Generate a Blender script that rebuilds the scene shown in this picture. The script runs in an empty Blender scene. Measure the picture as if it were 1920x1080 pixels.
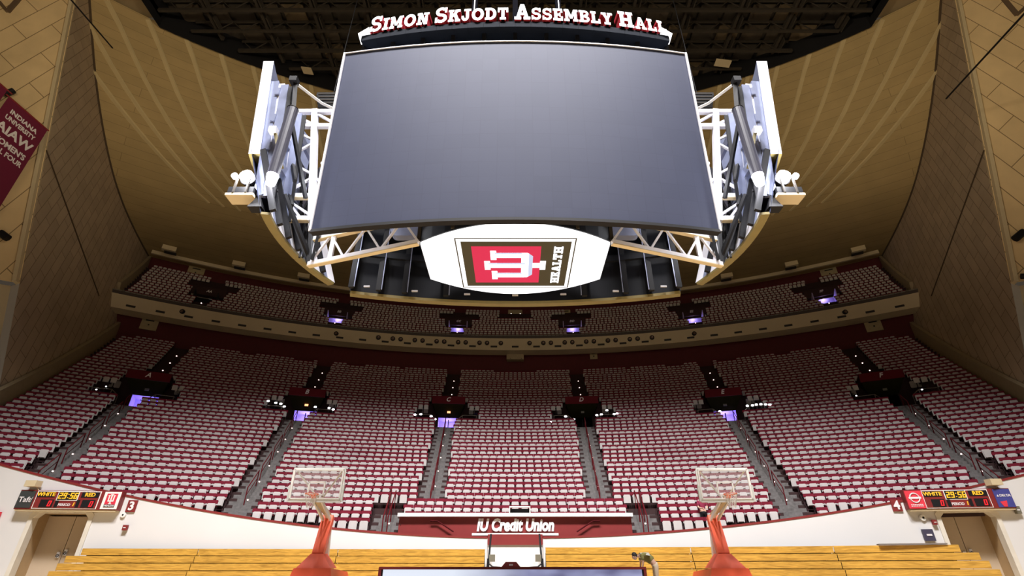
import bpy, bmesh, math, random
from mathutils import Vector, Matrix
random.seed(7)
S = bpy.context.scene
PI = math.pi
rad = math.radians
EYE = 0.7                                   # lens height above the court floor

# ------------------------------------------------------------------ camera
cd = bpy.data.cameras.new('camera'); cam = bpy.data.objects.new('camera', cd)
S.collection.objects.link(cam); S.camera = cam
cam.location = (0, 0, EYE); cam.rotation_euler = (rad(90 + 29), 0, 0)
cd.lens = 36 * 950 / 1920; cd.sensor_width = 36; cd.shift_x = -6 / 1920; cd.clip_end = 500; cd.clip_start = .05

# ------------------------------------------------------------------ world and lights
w = bpy.data.worlds.new('world'); S.world = w; w.use_nodes = True
w.node_tree.nodes['Background'].inputs[0].default_value = (1.0, .80, .60, 1)
w.node_tree.nodes['Background'].inputs[1].default_value = .05
S.view_settings.view_transform = 'Standard'; S.view_settings.look = 'None'
S.view_settings.exposure = 0; S.view_settings.gamma = 1; S.view_settings.use_curve_mapping = False

def lamp(kind, loc, power, color=(1, 1, 1), size=1.0, target=None, cone=None, blend=1.0):
    l = bpy.data.lights.new('arena_or_added_lamp', kind); l.energy = power; l.color = color
    if kind == 'AREA': l.size = size
    else: l.shadow_soft_size = size
    if kind == 'SPOT': l.spot_size = rad(cone); l.spot_blend = blend
    o = bpy.data.objects.new('arena_or_added_lamp', l); S.collection.objects.link(o); o.location = loc
    if target: o.rotation_euler = (Vector(target) - Vector(loc)).to_track_quat('-Z', 'Y').to_euler()
    return o
# floodlights in the roof grid over the court
for x, y in ((-10, -2), (10, -2), (0, -4)):
    lamp('SPOT', (x, y, 46), 112000, (1, .97, .965), 3.0, (x * .9, 18, 0), 70, 1.0)
# unseen spots added to brighten the side walls, roof shell and upper stands
for x in (-1, 1):
    lamp('SPOT', (x * -16, -6, 16), 34000, (1, .82, .58), 2.0, (x * 43, 27, 44), 48, .9)
    lamp('SPOT', (x * 14, -8, 14), 21000, (1, .80, .50), 2.0, (x * 30, 32, 51), 60, 1.0)
    lamp('SPOT', (x * 12, -8, 26), 1800, (1, .84, .66), 2.0, (x * 20, 60, 22), 74, 1.0)
# unseen uplight added to lift the dark roof grid
lamp('SPOT', (0, 2, 30), 9000, (1, .82, .52), 1.0, (0, 30, 52), 120, 1.0)

# ------------------------------------------------------------------ materials
MATS = {}
def mat(name, col, rough=.6, metal=0, emis=0, vary=.06, scale=3, alpha=1, bump=0, spec=.5):
    if name in MATS: return MATS[name]
    m = bpy.data.materials.new(name); m.use_nodes = True; nt = m.node_tree; b = nt.nodes['Principled BSDF']
    b.inputs['Roughness'].default_value = rough; b.inputs['Metallic'].default_value = metal
    b.inputs['Specular IOR Level'].default_value = spec
    c = (*col, 1)
    if emis:
        b.inputs['Base Color'].default_value = (.01, .01, .01, 1)
        b.inputs['Emission Color'].default_value = c; b.inputs['Emission Strength'].default_value = emis
    else:
        tc = nt.nodes.new('ShaderNodeTexCoord'); nz = nt.nodes.new('ShaderNodeTexNoise'); nz.inputs['Scale'].default_value = scale
        nt.links.new(tc.outputs['Object'], nz.inputs['Vector'])
        mx = nt.nodes.new('ShaderNodeMix'); mx.data_type = 'RGBA'
        mx.inputs['A'].default_value = tuple(max(0, v * (1 - vary * 2)) for v in col) + (1,)
        mx.inputs['B'].default_value = tuple(min(1, v * (1 + vary * 2)) for v in col) + (1,)
        nt.links.new(nz.outputs['Fac'], mx.inputs['Factor']); nt.links.new(mx.outputs['Result'], b.inputs['Base Color'])
        if bump:
            bp = nt.nodes.new('ShaderNodeBump'); bp.inputs['Strength'].default_value = bump
            nt.links.new(nz.outputs['Fac'], bp.inputs['Height']); nt.links.new(bp.outputs['Normal'], b.inputs['Normal'])
    if alpha < 1: b.inputs['Alpha'].default_value = alpha
    MATS[name] = m; return m

def brickmat(name, c1, c2, mortar, bw, bh, ms=.02, rough=.8, offset=.5):
    m = bpy.data.materials.new(name); m.use_nodes = True; nt = m.node_tree; b = nt.nodes['Principled BSDF']
    uv = nt.nodes.new('ShaderNodeUVMap'); br = nt.nodes.new('ShaderNodeTexBrick')
    br.inputs['Scale'].default_value = 1; br.inputs['Brick Width'].default_value = bw; br.inputs['Row Height'].default_value = bh
    br.inputs['Mortar Size'].default_value = ms; br.inputs['Color1'].default_value = (*c1, 1); br.inputs['Color2'].default_value = (*c2, 1)
    br.inputs['Mortar'].default_value = (*mortar, 1); br.offset = offset; br.inputs['Mortar Smooth'].default_value = .1
    nt.links.new(uv.outputs['UV'], br.inputs['Vector'])
    nz = nt.nodes.new('ShaderNodeTexNoise'); nz.inputs['Scale'].default_value = .5; nz.inputs['Detail'].default_value = 6
    nt.links.new(uv.outputs['UV'], nz.inputs['Vector'])
    mr = nt.nodes.new('ShaderNodeMapRange'); mr.inputs['To Min'].default_value = .8; mr.inputs['To Max'].default_value = 1.18
    nt.links.new(nz.outputs['Fac'], mr.inputs['Value'])
    mx = nt.nodes.new('ShaderNodeMix'); mx.data_type = 'RGBA'; mx.blend_type = 'MULTIPLY'; mx.inputs['Factor'].default_value = 1
    nt.links.new(br.outputs['Color'], mx.inputs['A']); nt.links.new(mr.outputs['Result'], mx.inputs['B'])
    nt.links.new(mx.outputs['Result'], b.inputs['Base Color']); b.inputs['Roughness'].default_value = rough
    MATS[name] = m; return m

def woodmat(name, c1, c2):
    m = bpy.data.materials.new(name); m.use_nodes = True; nt = m.node_tree; b = nt.nodes['Principled BSDF']
    tc = nt.nodes.new('ShaderNodeTexCoord'); mp = nt.nodes.new('ShaderNodeMapping'); mp.inputs['Scale'].default_value = (.55, .55, 7)
    nz = nt.nodes.new('ShaderNodeTexNoise'); nz.inputs['Scale'].default_value = 2.2; nz.inputs['Detail'].default_value = 8; nz.inputs['Distortion'].default_value = 1.6
    cr = nt.nodes.new('ShaderNodeValToRGB'); cr.color_ramp.elements[0].position = .3; cr.color_ramp.elements[1].position = .62
    cr.color_ramp.elements[0].color = (*c1, 1); cr.color_ramp.elements[1].color = (*c2, 1)
    nt.links.new(tc.outputs['Object'], mp.inputs['Vector']); nt.links.new(mp.outputs['Vector'], nz.inputs['Vector'])
    nt.links.new(nz.outputs['Fac'], cr.inputs['Fac']); nt.links.new(cr.outputs['Color'], b.inputs['Base Color'])
    b.inputs['Roughness'].default_value = .35
    MATS[name] = m; return m

m_white_wall = mat('painted white wall', (.66, .655, .655), .7, vary=.02, scale=.4)
m_cream = mat('cream plaster', (.58, .49, .33), .8, vary=.04, scale=.6)
m_cream_trim = mat('cream trim', (.60, .50, .32), .7, vary=.03)
m_shell = mat('roof shell concrete', (.30, .225, .125), .9, vary=.16, scale=.35, bump=.1)
m_rib = mat('roof shell rib', (.50, .40, .22), .85, vary=.06, scale=.6)
m_maroon = mat('maroon paint', (.20, .020, .020), .5, vary=.05)
m_maroon_wall = mat('dark maroon wall', (.085, .008, .010), .8, vary=.08)
m_seat_back = mat('maroon seat shell', (.150, .015, .028), .9, vary=.08, spec=.05)
m_seat_grey = mat('grey seat cushion', (.50, .465, .455), .6, vary=.05)
m_seat_dark = mat('seat bracket', (.03, .008, .012), .5)
m_tier = mat('dark stand concrete', (.035, .014, .014), .9, vary=.15)  # concrete coloured dark for the shade between the seats
m_step = mat('grey stair concrete', (.14, .13, .128), .85, vary=.25, scale=6)
m_black = mat('black metal', (.009, .009, .011), .6, spec=.25)
m_blackgloss = mat('black cabinet', (.007, .008, .012), .4, spec=.35)
m_dark = mat('dark roof steel', (.030, .024, .018), .7, vary=.2)
m_steelwhite = mat('white painted steel', (.72, .72, .78), .4, vary=.03)
m_steelblue = mat('silver blue cabinet', (.26, .29, .42), .35, .3, vary=.15, scale=2)
m_olive = mat('olive edge trim', (.20, .16, .055), .6)
m_orange = mat('orange red pad', (.90, .13, .055), .45, vary=.05)
m_rimorange = mat('orange rim', (.85, .16, .04), .4)
m_net = mat('white net', (.8, .8, .78), .8)
m_white = mat('white enamel', (.82, .82, .80), .4, vary=.02)
m_lamp = mat('lit lamp', (1, .98, 1), emis=60)
m_led_white = mat('lit white letter', (1, .99, 1), emis=2.2)
m_screen_white = mat('lit white screen', (1, .99, .99), emis=1.6)
m_scr_brown = mat('lit brown screen', (.045, .030, .007), emis=1.0)
m_scr_red = mat('lit crimson screen', (.76, .010, .072), emis=1.0)
m_scr_shade = mat('lit pale blue screen', (.62, .68, .88), emis=1.0)
m_amber = mat('amber digits', (1, .50, .02), emis=1.3)
m_red_led = mat('red digits', (1, .01, .02), emis=1.1)
m_steplight = mat('step light', (1, .75, .68), emis=3.0)
m_spark = mat('small bright lamp', (.93, .93, 1), emis=8)
m_lilac = mat('lilac lit wall', (.50, .42, .85), .7)
m_beige = mat('beige door', (.50, .40, .29), .5, vary=.02)
m_beige_in = mat('tan passage', (.40, .28, .15), .8)
m_skin = mat('skin', (.62, .38, .28), .6)
m_hair = mat('dark hair', (.02, .015, .012), .7)
m_olive_shirt = mat('olive shirt', (.22, .21, .07), .8)
m_grey_shirt = mat('pale grey cloth', (.55, .56, .50), .8)
m_khaki = mat('khaki trousers', (.66, .54, .40), .8)
m_maroon_shirt = mat('maroon shirt', (.22, .015, .05), .8)
m_wood = woodmat('varnished oak', (.33, .175, .028), (.58, .335, .060))
m_court = woodmat('court maple', (.55, .40, .22), (.66, .50, .30))
m_banner = mat('maroon banner', (.14, .006, .035), .8, vary=.03)
m_print = mat('white print', (.75, .72, .74), .7)
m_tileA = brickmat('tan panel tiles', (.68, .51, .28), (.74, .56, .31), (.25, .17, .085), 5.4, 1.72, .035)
m_tileB = brickmat('shade toned panel tiles', (.42, .33, .23), (.49, .385, .27), (.20, .15, .10), 2.7, .86, .028)  # darker than the end wall tiles: the dimmer light is in the colour
m_glass = mat('backboard glass', (.9, .95, 1), .05, vary=0, alpha=.10)
m_greenbox = mat('grey box', (.16, .15, .11), .5)

def screenmat():
    m = bpy.data.materials.new('dark video screen'); m.use_nodes = True; nt = m.node_tree; b = nt.nodes['Principled BSDF']
    uv = nt.nodes.new('ShaderNodeUVMap'); br = nt.nodes.new('ShaderNodeTexBrick'); br.offset = 0
    br.inputs['Scale'].default_value = 1; br.inputs['Brick Width'].default_value = .5; br.inputs['Row Height'].default_value = .5
    br.inputs['Mortar Size'].default_value = .006
    br.inputs['Color1'].default_value = (.041, .049, .092, 1); br.inputs['Color2'].default_value = (.044, .052, .097, 1); br.inputs['Mortar'].default_value = (.037, .044, .083, 1)
    nt.links.new(uv.outputs['UV'], br.inputs['Vector']); nt.links.new(br.outputs['Color'], b.inputs['Base Color'])
    b.inputs['Roughness'].default_value = .65; b.inputs['Specular IOR Level'].default_value = .25
    return m
m_screen = screenmat()

# ------------------------------------------------------------------ mesh builder
class MB:
    def __init__(s): s.v = []; s.f = []; s.mi = []; s.mats = []; s.uv = {}
    def _m(s, m):
        if m is None: return 0
        if m not in s.mats: s.mats.append(m)
        return s.mats.index(m)
    def face(s, pts, m=None, uvs=None):
        n = len(s.v); s.v += [tuple(p) for p in pts]; s.f.append(tuple(range(n, n + len(pts)))); s.mi.append(s._m(m))
        if uvs: s.uv[len(s.f) - 1] = uvs
    def raw(s, vs, fs, m=None):
        n = len(s.v); s.v += [tuple(p) for p in vs]; k = s._m(m)
        for f in fs: s.f.append(tuple(n + i for i in f)); s.mi.append(k)
    def box(s, c, d, m=None, rz=0, M=None, taper=1):
        x, y, z = d[0] / 2, d[1] / 2, d[2] / 2; t = taper
        vs = [Vector(p) for p in ((-x, -y, -z), (x, -y, -z), (x, y, -z), (-x, y, -z), (-x * t, -y * t, z), (x * t, -y * t, z), (x * t, y * t, z), (-x * t, y * t, z))]
        R = M if M is not None else Matrix.Rotation(rz, 3, 'Z')
        s.raw([R @ p + Vector(c) for p in vs], [(0, 3, 2, 1), (4, 5, 6, 7), (0, 1, 5, 4), (1, 2, 6, 5), (2, 3, 7, 6), (3, 0, 4, 7)], m)
    def rbox(s, c, d, r, m=None, M=None, n=4, axis='Y'):
        # box with rounded corners in the plane facing axis
        w, dp, h = d; o = []
        for cx, cz, a0 in ((w / 2 - r, h / 2 - r, 0), (-w / 2 + r, h / 2 - r, 90), (-w / 2 + r, -h / 2 + r, 180), (w / 2 - r, -h / 2 + r, 270)):
            for i in range(n + 1):
                a = rad(a0 + 90 * i / n); o.append((cx + r * math.cos(a), cz + r * math.sin(a)))
        s.prism([(p[0], p[1]) for p in o], dp, c, M, m)
    def prism(s, out, depth, c=(0, 0, 0), M=None, m=None):
        # outline in local x,z ; extruded along local y, centred
        R = M if M is not None else Matrix.Identity(3); c = Vector(c); k = len(out)
        vs = [R @ Vector((x, -depth / 2, z)) + c for x, z in out] + [R @ Vector((x, depth / 2, z)) + c for x, z in out]
        fs = [tuple(range(k)), tuple(reversed(range(k, 2 * k)))] + [(i, i + k, (i + 1) % k + k, (i + 1) % k) for i in range(k)]
        s.raw(vs, fs, m)
    def slab(s, out, z0, z1, m=None):
        k = len(out); vs = [(x, y, z0) for x, y in out] + [(x, y, z1) for x, y in out]
        s.raw(vs, [tuple(reversed(range(k))), tuple(range(k, 2 * k))] + [(i, (i + 1) % k, (i + 1) % k + k, i + k) for i in range(k)], m)
    def bar(s, p, q, w, m=None, h=None):
        p = Vector(p); q = Vector(q); d = q - p; L = d.length
        if L < 1e-5: return
        R = d.to_track_quat('Y', 'Z').to_matrix(); s.box((p + q) / 2, (w, L, h or w), m, M=R)
    def tube(s, p, q, r, m=None, n=8, r2=None):
        p = Vector(p); q = Vector(q); d = q - p
        if d.length < 1e-6: return
        R = d.to_track_quat('Z', 'Y').to_matrix(); r2 = r if r2 is None else r2
        vs = [p + R @ Vector((r * math.cos(2 * PI * i / n), r * math.sin(2 * PI * i / n), 0)) for i in range(n)]
        vs += [q + R @ Vector((r2 * math.cos(2 * PI * i / n), r2 * math.sin(2 * PI * i / n), 0)) for i in range(n)]
        s.raw(vs, [tuple(reversed(range(n))), tuple(range(n, 2 * n))] + [(i, (i + 1) % n, (i + 1) % n + n, i + n) for i in range(n)], m)
    def path(s, pts, r, m=None, n=6):
        for a, b in zip(pts, pts[1:]): s.tube(a, b, r, m, n)
    def ball(s, c, r, m=None, n=10, sc=(1, 1, 1)):
        vs = []; fs = []; c = Vector(c); k = n // 2
        for j in range(k + 1):
            th = PI * j / k
            for i in range(n):
                ph = 2 * PI * i / n
                vs.append(c + Vector((r * sc[0] * math.sin(th) * math.cos(ph), r * sc[1] * math.sin(th) * math.sin(ph), r * sc[2] * math.cos(th))))
        for j in range(k):
            for i in range(n):
                fs.append((j * n + i, (j + 1) * n + i, (j + 1) * n + (i + 1) % n, j * n + (i + 1) % n))
        s.raw(vs, fs, m)
    def torus(s, c, R, r, m=None, n=24, k=6, M=None):
        M = M or Matrix.Identity(3); c = Vector(c); vs = []; fs = []
        for i in range(n):
            a = 2 * PI * i / n
            for j in range(k):
                b = 2 * PI * j / k; rr = R + r * math.cos(b)
                vs.append(c + M @ Vector((rr * math.cos(a), rr * math.sin(a), r * math.sin(b))))
        for i in range(n):
            for j in range(k):
                fs.append((i * k + j, ((i + 1) % n) * k + j, ((i + 1) % n) * k + (j + 1) % k, i * k + (j + 1) % k))
        s.raw(vs, fs, m)
    def grid(s, rows, m=None, uvf=None):
        for i in range(len(rows) - 1):
            for j in range(len(rows[0]) - 1):
                q = [rows[i][j], rows[i][j + 1], rows[i + 1][j + 1], rows[i + 1][j]]
                s.face(q, m, [uvf(p) for p in q] if uvf else None)
    def build(s, name, parent=None, m=None, label=None, smooth=False):
        me = bpy.data.meshes.new(name); me.from_pydata(s.v, [], s.f)
        for mm in (s.mats or ([m] if m else [])): me.materials.append(mm)
        if len(s.mats) > 1: me.polygons.foreach_set('material_index', s.mi)
        if s.uv:
            ul = me.uv_layers.new(name='UVMap')
            for fi, us in s.uv.items():
                p = me.polygons[fi]
                for li, u in zip(p.loop_indices, us): ul.data[li].uv = u
        bm = bmesh.new(); bm.from_mesh(me); bmesh.ops.remove_doubles(bm, verts=bm.verts, dist=1e-5)
        if not s.uv: bmesh.ops.recalc_face_normals(bm, faces=bm.faces)
        bm.to_mesh(me); bm.free()
        if smooth: me.polygons.foreach_set('use_smooth', [True] * len(me.polygons))
        o = bpy.data.objects.new(name, me); S.collection.objects.link(o)
        if parent: o.parent = parent; o.matrix_parent_inverse = Matrix.Identity(4)
        if label: o['label'] = label
        return o

def tag(o, label, cat, group=None):
    o['label'] = label; o['category'] = cat
    if group: o['group'] = group
    return o
def thing(name, label, cat, loc=(0, 0, 0), rz=0, group=None):
    o = bpy.data.objects.new(name, None); S.collection.objects.link(o); o.location = loc; o.rotation_euler = (0, 0, rz)
    return tag(o, label, cat, group)
def struct(mb, name, m=None, **k):
    o = mb.build(name, None, m, **k); o['kind'] = 'structure'; return o
def dup(root, loc, rz, label, group=None):
    r = root.copy(); S.collection.objects.link(r); r.location = loc; r.rotation_euler = (0, 0, rz); r['label'] = label
    if group: r['group'] = group
    for ch in root.children:
        c = ch.copy(); S.collection.objects.link(c); c.parent = r
        for g in ch.children:
            d = g.copy(); S.collection.objects.link(d); d.parent = c
    return r

def text(mb, s, size, M, c, m, depth=.02, bold=.0, shear=0, align='CENTER', sx=1.0):
    """default font lettering placed in local x,z of frame M, extruded along local y"""
    cu = bpy.data.curves.new('t', 'FONT'); cu.body = s; cu.size = size; cu.align_x = align; cu.align_y = 'CENTER'
    cu.extrude = depth / 2; cu.offset = bold; cu.shear = shear; cu.resolution_u = 3
    o = bpy.data.objects.new('t', cu); S.collection.objects.link(o)
    dg = bpy.context.evaluated_depsgraph_get(); me = bpy.data.meshes.new_from_object(o.evaluated_get(dg))
    vs = [M @ Vector((v.co.x * sx, -v.co.z, v.co.y)) + Vector(c) for v in me.vertices]
    mb.raw(vs, [tuple(p.vertices) for p in me.polygons], m)
    bpy.data.objects.remove(o); bpy.data.curves.remove(cu); bpy.data.meshes.remove(me)

# slab serif letters, cap height 1: lists of convex outlines (x, z)
def R_(a, b, c, d): return [(a, b), (c, b), (c, d), (a, d)]
def arc(cx, cy, rx, ry, t, a0, a1, n=10):
    out = []
    for i in range(n):
        p, q = rad(a0 + (a1 - a0) * i / n), rad(a0 + (a1 - a0) * (i + 1) / n); ix, iy = rx - t, ry - t * .85
        out.append([(cx + rx * math.cos(p), cy + ry * math.sin(p)), (cx + rx * math.cos(q), cy + ry * math.sin(q)), (cx + ix * math.cos(q), cy + iy * math.sin(q)), (cx + ix * math.cos(p), cy + iy * math.sin(p))])
    return out
GL = {
 'I': (.5, [R_(.12, 0, .38, 1), R_(0, 0, .5, .18), R_(0, .82, .5, 1)]),
 'H': (.98, [R_(.1, 0, .35, 1), R_(.63, 0, .88, 1), R_(0, 0, .45, .18), R_(0, .82, .45, 1), R_(.53, 0, .98, .18), R_(.53, .82, .98, 1), R_(.35, .41, .63, .59)]),
 'E': (.82, [R_(.1, 0, .35, 1), R_(0, 0, .8, .19), R_(0, .81, .78, 1), R_(.3, .41, .58, .59), R_(.64, 0, .8, .35), R_(.62, .66, .78, 1), R_(.5, .34, .62, .66)]),
 'L': (.8, [R_(.1, 0, .35, 1), R_(0, .82, .45, 1), R_(0, 0, .78, .19), R_(.62, 0, .78, .38)]),
 'T': (.86, [R_(.3, 0, .56, 1), R_(0, .81, .86, 1), R_(0, .6, .15, 1), R_(.71, .6, .86, 1), R_(.18, 0, .68, .18)]),
 'A': (1.0, [[(.1, .1), (.32, .1), (.6, 1), (.38, 1)], [(.68, .1), (.9, .1), (.62, 1), (.4, 1)], R_(.28, .28, .72, .43), R_(0, 0, .42, .18), R_(.58, 0, 1, .18)]),
 'M': (1.15, [R_(.1, 0, .32, 1), R_(.83, 0, 1.05, 1), [(.1, 1), (.36, 1), (.68, .22), (.48, .22)], [(.79, 1), (1.05, 1), (.67, .22), (.47, .22)], R_(0, 0, .42, .18), R_(.73, 0, 1.15, .18), R_(0, .82, .3, 1), R_(.85, .82, 1.15, 1)]),
 'N': (1.0, [R_(.1, 0, .31, 1), R_(.69, 0, .9, 1), [(.1, 1), (.4, 1), (.9, 0), (.62, 0)], R_(0, .82, .36, 1), R_(.55, .82, 1, 1), R_(0, 0, .45, .18)]),
 'Y': (.95, [[(.08, .95), (.34, .95), (.6, .42), (.36, .42)], [(.61, .95), (.87, .95), (.59, .42), (.36, .42)], R_(.35, 0, .6, .5), R_(0, .82, .42, 1), R_(.53, .82, .95, 1), R_(.22, 0, .73, .18)]),
 'K': (1.0, [R_(.1, 0, .35, 1), R_(0, 0, .45, .18), R_(0, .82, .45, 1), [(.3, .3), (.3, .58), (.64, .92), (.9, .92)], [(.4, .6), (.66, .66), (.94, .08), (.64, .08)], R_(.54, .82, .98, 1), R_(.56, 0, 1, .18)]),
 'J': (.75, [R_(.36, .28, .61, 1), R_(.2, .82, .77, 1), R_(0, .24, .2, .42)] + arc(.305, .3, .305, .3, .24, 180, 360)),
 'O': (1.0, arc(.5, .5, .5, .52, .26, 0, 360, 20)),
 'D': (.95, [R_(.1, 0, .35, 1), R_(0, 0, .48, .19), R_(0, .81, .48, 1)] + arc(.45, .5, .48, .5, .25, -90, 90, 12)),
 'B': (.88, [R_(.1, 0, .35, 1), R_(0, 0, .5, .18), R_(0, .82, .5, 1), R_(.3, .43, .5, .58)] + arc(.46, .74, .35, .26, .2, -90, 90) + arc(.46, .28, .4, .285, .21, -90, 90)),
 'S': (.8, arc(.4, .71, .37, .30, .21, 30, 270) + arc(.4, .29, .39, .30, .21, -150, 90) + [R_(.62, .64, .76, .98), R_(.02, .02, .16, .36)]),
}
def glyph(mb, ch, M, c, h, depth, m_face, m_side, x0=0, z0=0):
    wd, ps = GL[ch]; R = M; c = Vector(c)
    for k, o in enumerate(ps):
        yf = -depth / 2 - .002 * (k % 3)
        pts = [(x0 + x * h, z0 + z * h) for x, z in o]; n = len(pts)
        f = [R @ Vector((x, yf, z)) + c for x, z in pts]; b = [R @ Vector((x, depth / 2, z)) + c for x, z in pts]
        mb.face(f, m_face); mb.face(list(reversed(b)), m_side)
        for i in range(n): mb.face([f[i], b[i], b[(i + 1) % n], f[(i + 1) % n]], m_side)
    return wd * h

# ------------------------------------------------------------------ hall geometry (metres; h is height above the lens)
CY = -20.0                                                # centre of the seating arcs, behind the court
NB = Vector((.918, .317, .244)).normalized(); KB = NB.dot(Vector((-31.9, 31, 8.7)))   # leaning side wall plane (left), mirrored on the right
def wallx(Y, h): return (KB - NB.y * Y - NB.z * h) / NB.x     # x of the left side wall at Y,h
def inside(x, Y, h): return NB.dot(Vector((-abs(x), Y, h))) - KB
def pol(R, th): return (R * math.sin(th), R * math.cos(th) + CY)
RUN = .725; R0 = 48.2
def pan_h(i): return 2.43 + .385 * i + .0014 * i * i       # top of the folded seats in row i
def floor_h(i): return pan_h(i) - .76
def surf(R): return floor_h(max(-4, (R - R0) / RUN))
NROW = 43
def wall_y(x): return 26.2 - (.003 if x < 0 else .0042) * x * x
def wall_top(x): return surf(math.hypot(x, wall_y(x) - CY)) + .62 + .0012 * x * x
AIS = [rad(5.35), rad(16.2), rad(26.7)]
def thmax(R, h):
    lo, hi = rad(5), rad(60)
    for _ in range(30):
        mid = (lo + hi) / 2; x, Y = pol(R, mid)
        if inside(x, Y, h) > .05: lo = mid
        else: hi = mid
    return lo

# floor
mb = MB(); mb.box((0, 5, -.1), (120, 90, .2), m_court); struct(mb, 'floor')

# front wall with two portals and a centre gap
def portal(side): return (19.2, 21.6) if side < 0 else (18.85, 21.15)
PZ = 2.95
mb = MB(); trim = MB()
for side in (-1, 1):
    a, b = portal(side)
    xs = sorted(set([1.29 + i * .6 for i in range(60)] + [a, a + .2, b - .2, b])); xs = [x for x in xs if x <= 35]
    for x0, x1 in zip(xs, xs[1:]):
        X0, X1 = side * x0, side * x1
        t0, t1 = wall_top(X0) + EYE, wall_top(X1) + EYE
        inp = x0 >= a - 1e-6 and x1 <= b + 1e-6
        z00 = z01 = 0
        if inp:
            z00 = PZ - (.22 if abs(x0 - a) < 1e-6 else 0) - (.22 if abs(x0 - b) < 1e-6 else 0)
            z01 = PZ - (.22 if abs(x1 - a) < 1e-6 else 0) - (.22 if abs(x1 - b) < 1e-6 else 0)
        y0, y1 = wall_y(X0), wall_y(X1); D = .3
        A = [(X0, y0, z00), (X1, y1, z01), (X1, y1, t1), (X0, y0, t0)]
        B = [(p[0], p[1] + D, p[2]) for p in A]
        mb.face(A, m_white_wall); mb.face(B[::-1], m_white_wall)
        mb.face([A[3], A[2], B[2], B[3]], m_white_wall)
        mb.face([A[0], A[1], B[1], B[0]], m_white_wall)
        trim.bar((X0, y0 + .04, t0 + .03), (X1, y1 + .04, t1 + .03), .12, m_maroon, .09)
    for x in (a, b, 1.29):
        X = side * x; y = wall_y(X); z1 = wall_top(X) + EYE if x < 2 else PZ - .22
        mb.face([(X, y, 0), (X, y + .3, 0), (X, y + .3, z1), (X, y, z1)], m_white_wall)
struct(mb, 'wall_front'); struct(trim, 'trim_1')

# stepped lower stand
def steps(R_in, R_out, fh, n, half, base, mats, th_fn, seg=rad(1.0)):
    mb = MB()
    return mb
mb = MB()
def ring(mb, Ra, ha, Rb, hb, m, tmax_a, tmax_b, n=56):
    for k in range(n):
        f0, f1 = -1 + 2 * k / n, -1 + 2 * (k + 1) / n
        p = [(*pol(Ra, tmax_a * f0), ha + EYE), (*pol(Ra, tmax_a * f1), ha + EYE), (*pol(Rb, tmax_b * f1), hb + EYE), (*pol(Rb, tmax_b * f0), hb + EYE)]
        mb.face(p, m)
def cut_ring(mb, Ra, ha, Rb, hb, m, ta, tb, hole, n=220):
    for k in range(n):
        f0, f1 = -1 + 2 * k / n, -1 + 2 * (k + 1) / n; tm = abs((f0 + f1) / 2 * tb)
        if hole and any(abs(tm - a) * Rb < hole for a in AIS): continue
        mb.face([(*pol(Ra, ta * f0), ha + EYE), (*pol(Ra, ta * f1), ha + EYE), (*pol(Rb, tb * f1), hb + EYE), (*pol(Rb, tb * f0), hb + EYE)], m)
for i in range(-1, NROW):
    Ra = R0 + i * RUN - .30; Rb = Ra + RUN; h0 = floor_h(i); hp = floor_h(i - 1) if i > -1 else floor_h(i)
    ta, tb = thmax(Ra, h0) + .02, thmax(Rb, h0) + .02
    hole = 2.6 if 22 <= i <= 28 else 0
    cut_ring(mb, Ra, hp, Ra, h0, m_tier, ta, ta, hole); cut_ring(mb, Ra, h0, Rb, h0, m_tier, ta, tb, hole)
# keep only the part of the stand behind the front wall
mb2 = MB(); mb2.mats = mb.mats
for f, k in zip(mb.f, mb.mi):
    c = [mb.v[j] for j in f]
    if all(p[1] > wall_y(p[0]) + .32 for p in c): mb2.face(c, m_tier)
struct(mb2, 'floor_lower_stand')
RT = R0 + (NROW - 1) * RUN + .5                            # back of the lower stand
hT = floor_h(NROW - 1)
mb = MB(); t = thmax(RT, hT + 2) + .03
ring(mb, RT, hT, RT, 24.2, m_maroon_wall, t, t); struct(mb, 'wall_back_lower')

# balcony: fascia, soffit and tier
RF = 77.2; FT, FB = 24.65, 23.12
prof = [(RF, FB), (RF, FT), (RF + .25, FT), (RF + .25, FT - .6)]
tF = thmax(RF, 24) + .01
mb = MB()
ring(mb, RF, FB, RF, FT, m_cream, tF, tF, 80); ring(mb, RF, FT, RF + .3, FT, m_cream, tF, tF, 80)
struct(mb, 'wall_balcony_front')
mb = MB()
ring(mb, RF, FB, RF + 1.3, FB - .12, m_cream, tF, tF, 80); ring(mb, RF + 1.3, FB - .12, RF + 3.2, FB + .5, m_cream, tF, tF, 80)
struct(mb, 'ceiling_balcony_soffit')
mb = MB(); ring(mb, RF + .1, FT + .42, RF + .1, FT + .5, m_greenbox, tF, tF, 80); ring(mb, RF + .1, FT + .05, RF + .1, FT + .40, mat('rail panel', (.06, .045, .04), .5), tF, tF, 80)
struct(mb, 'trim_balcony_rail')
BR0 = 78.7; BRUN = .80; NB_ROW = 13
def bpan(i): return 25.75 + .64 * i + .004 * i * i
def bfloor(i): return bpan(i) - .76
mb = MB()
for i in range(NB_ROW):
    Ra = BR0 + i * BRUN - .35; Rb = Ra + BRUN; h0 = bfloor(i); hp = bfloor(i - 1) if i else h0 - 1
    ta, tb = thmax(Ra, h0) + .02, thmax(Rb, h0) + .02
    hole = 1.85 if 4 <= i <= 9 else 0
    cut_ring(mb, Ra, hp, Ra, h0, m_tier, ta, ta, hole); cut_ring(mb, Ra, h0, Rb, h0, m_tier, ta, tb, hole)
struct(mb, 'floor_balcony')
RB = BR0 + NB_ROW * BRUN - .2
mb = MB(); t = thmax(RB, 34) + .03
ring(mb, RB, bfloor(NB_ROW - 1), RB, 36.2, m_maroon_wall, t, t); struct(mb, 'wall_back_upper')

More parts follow.
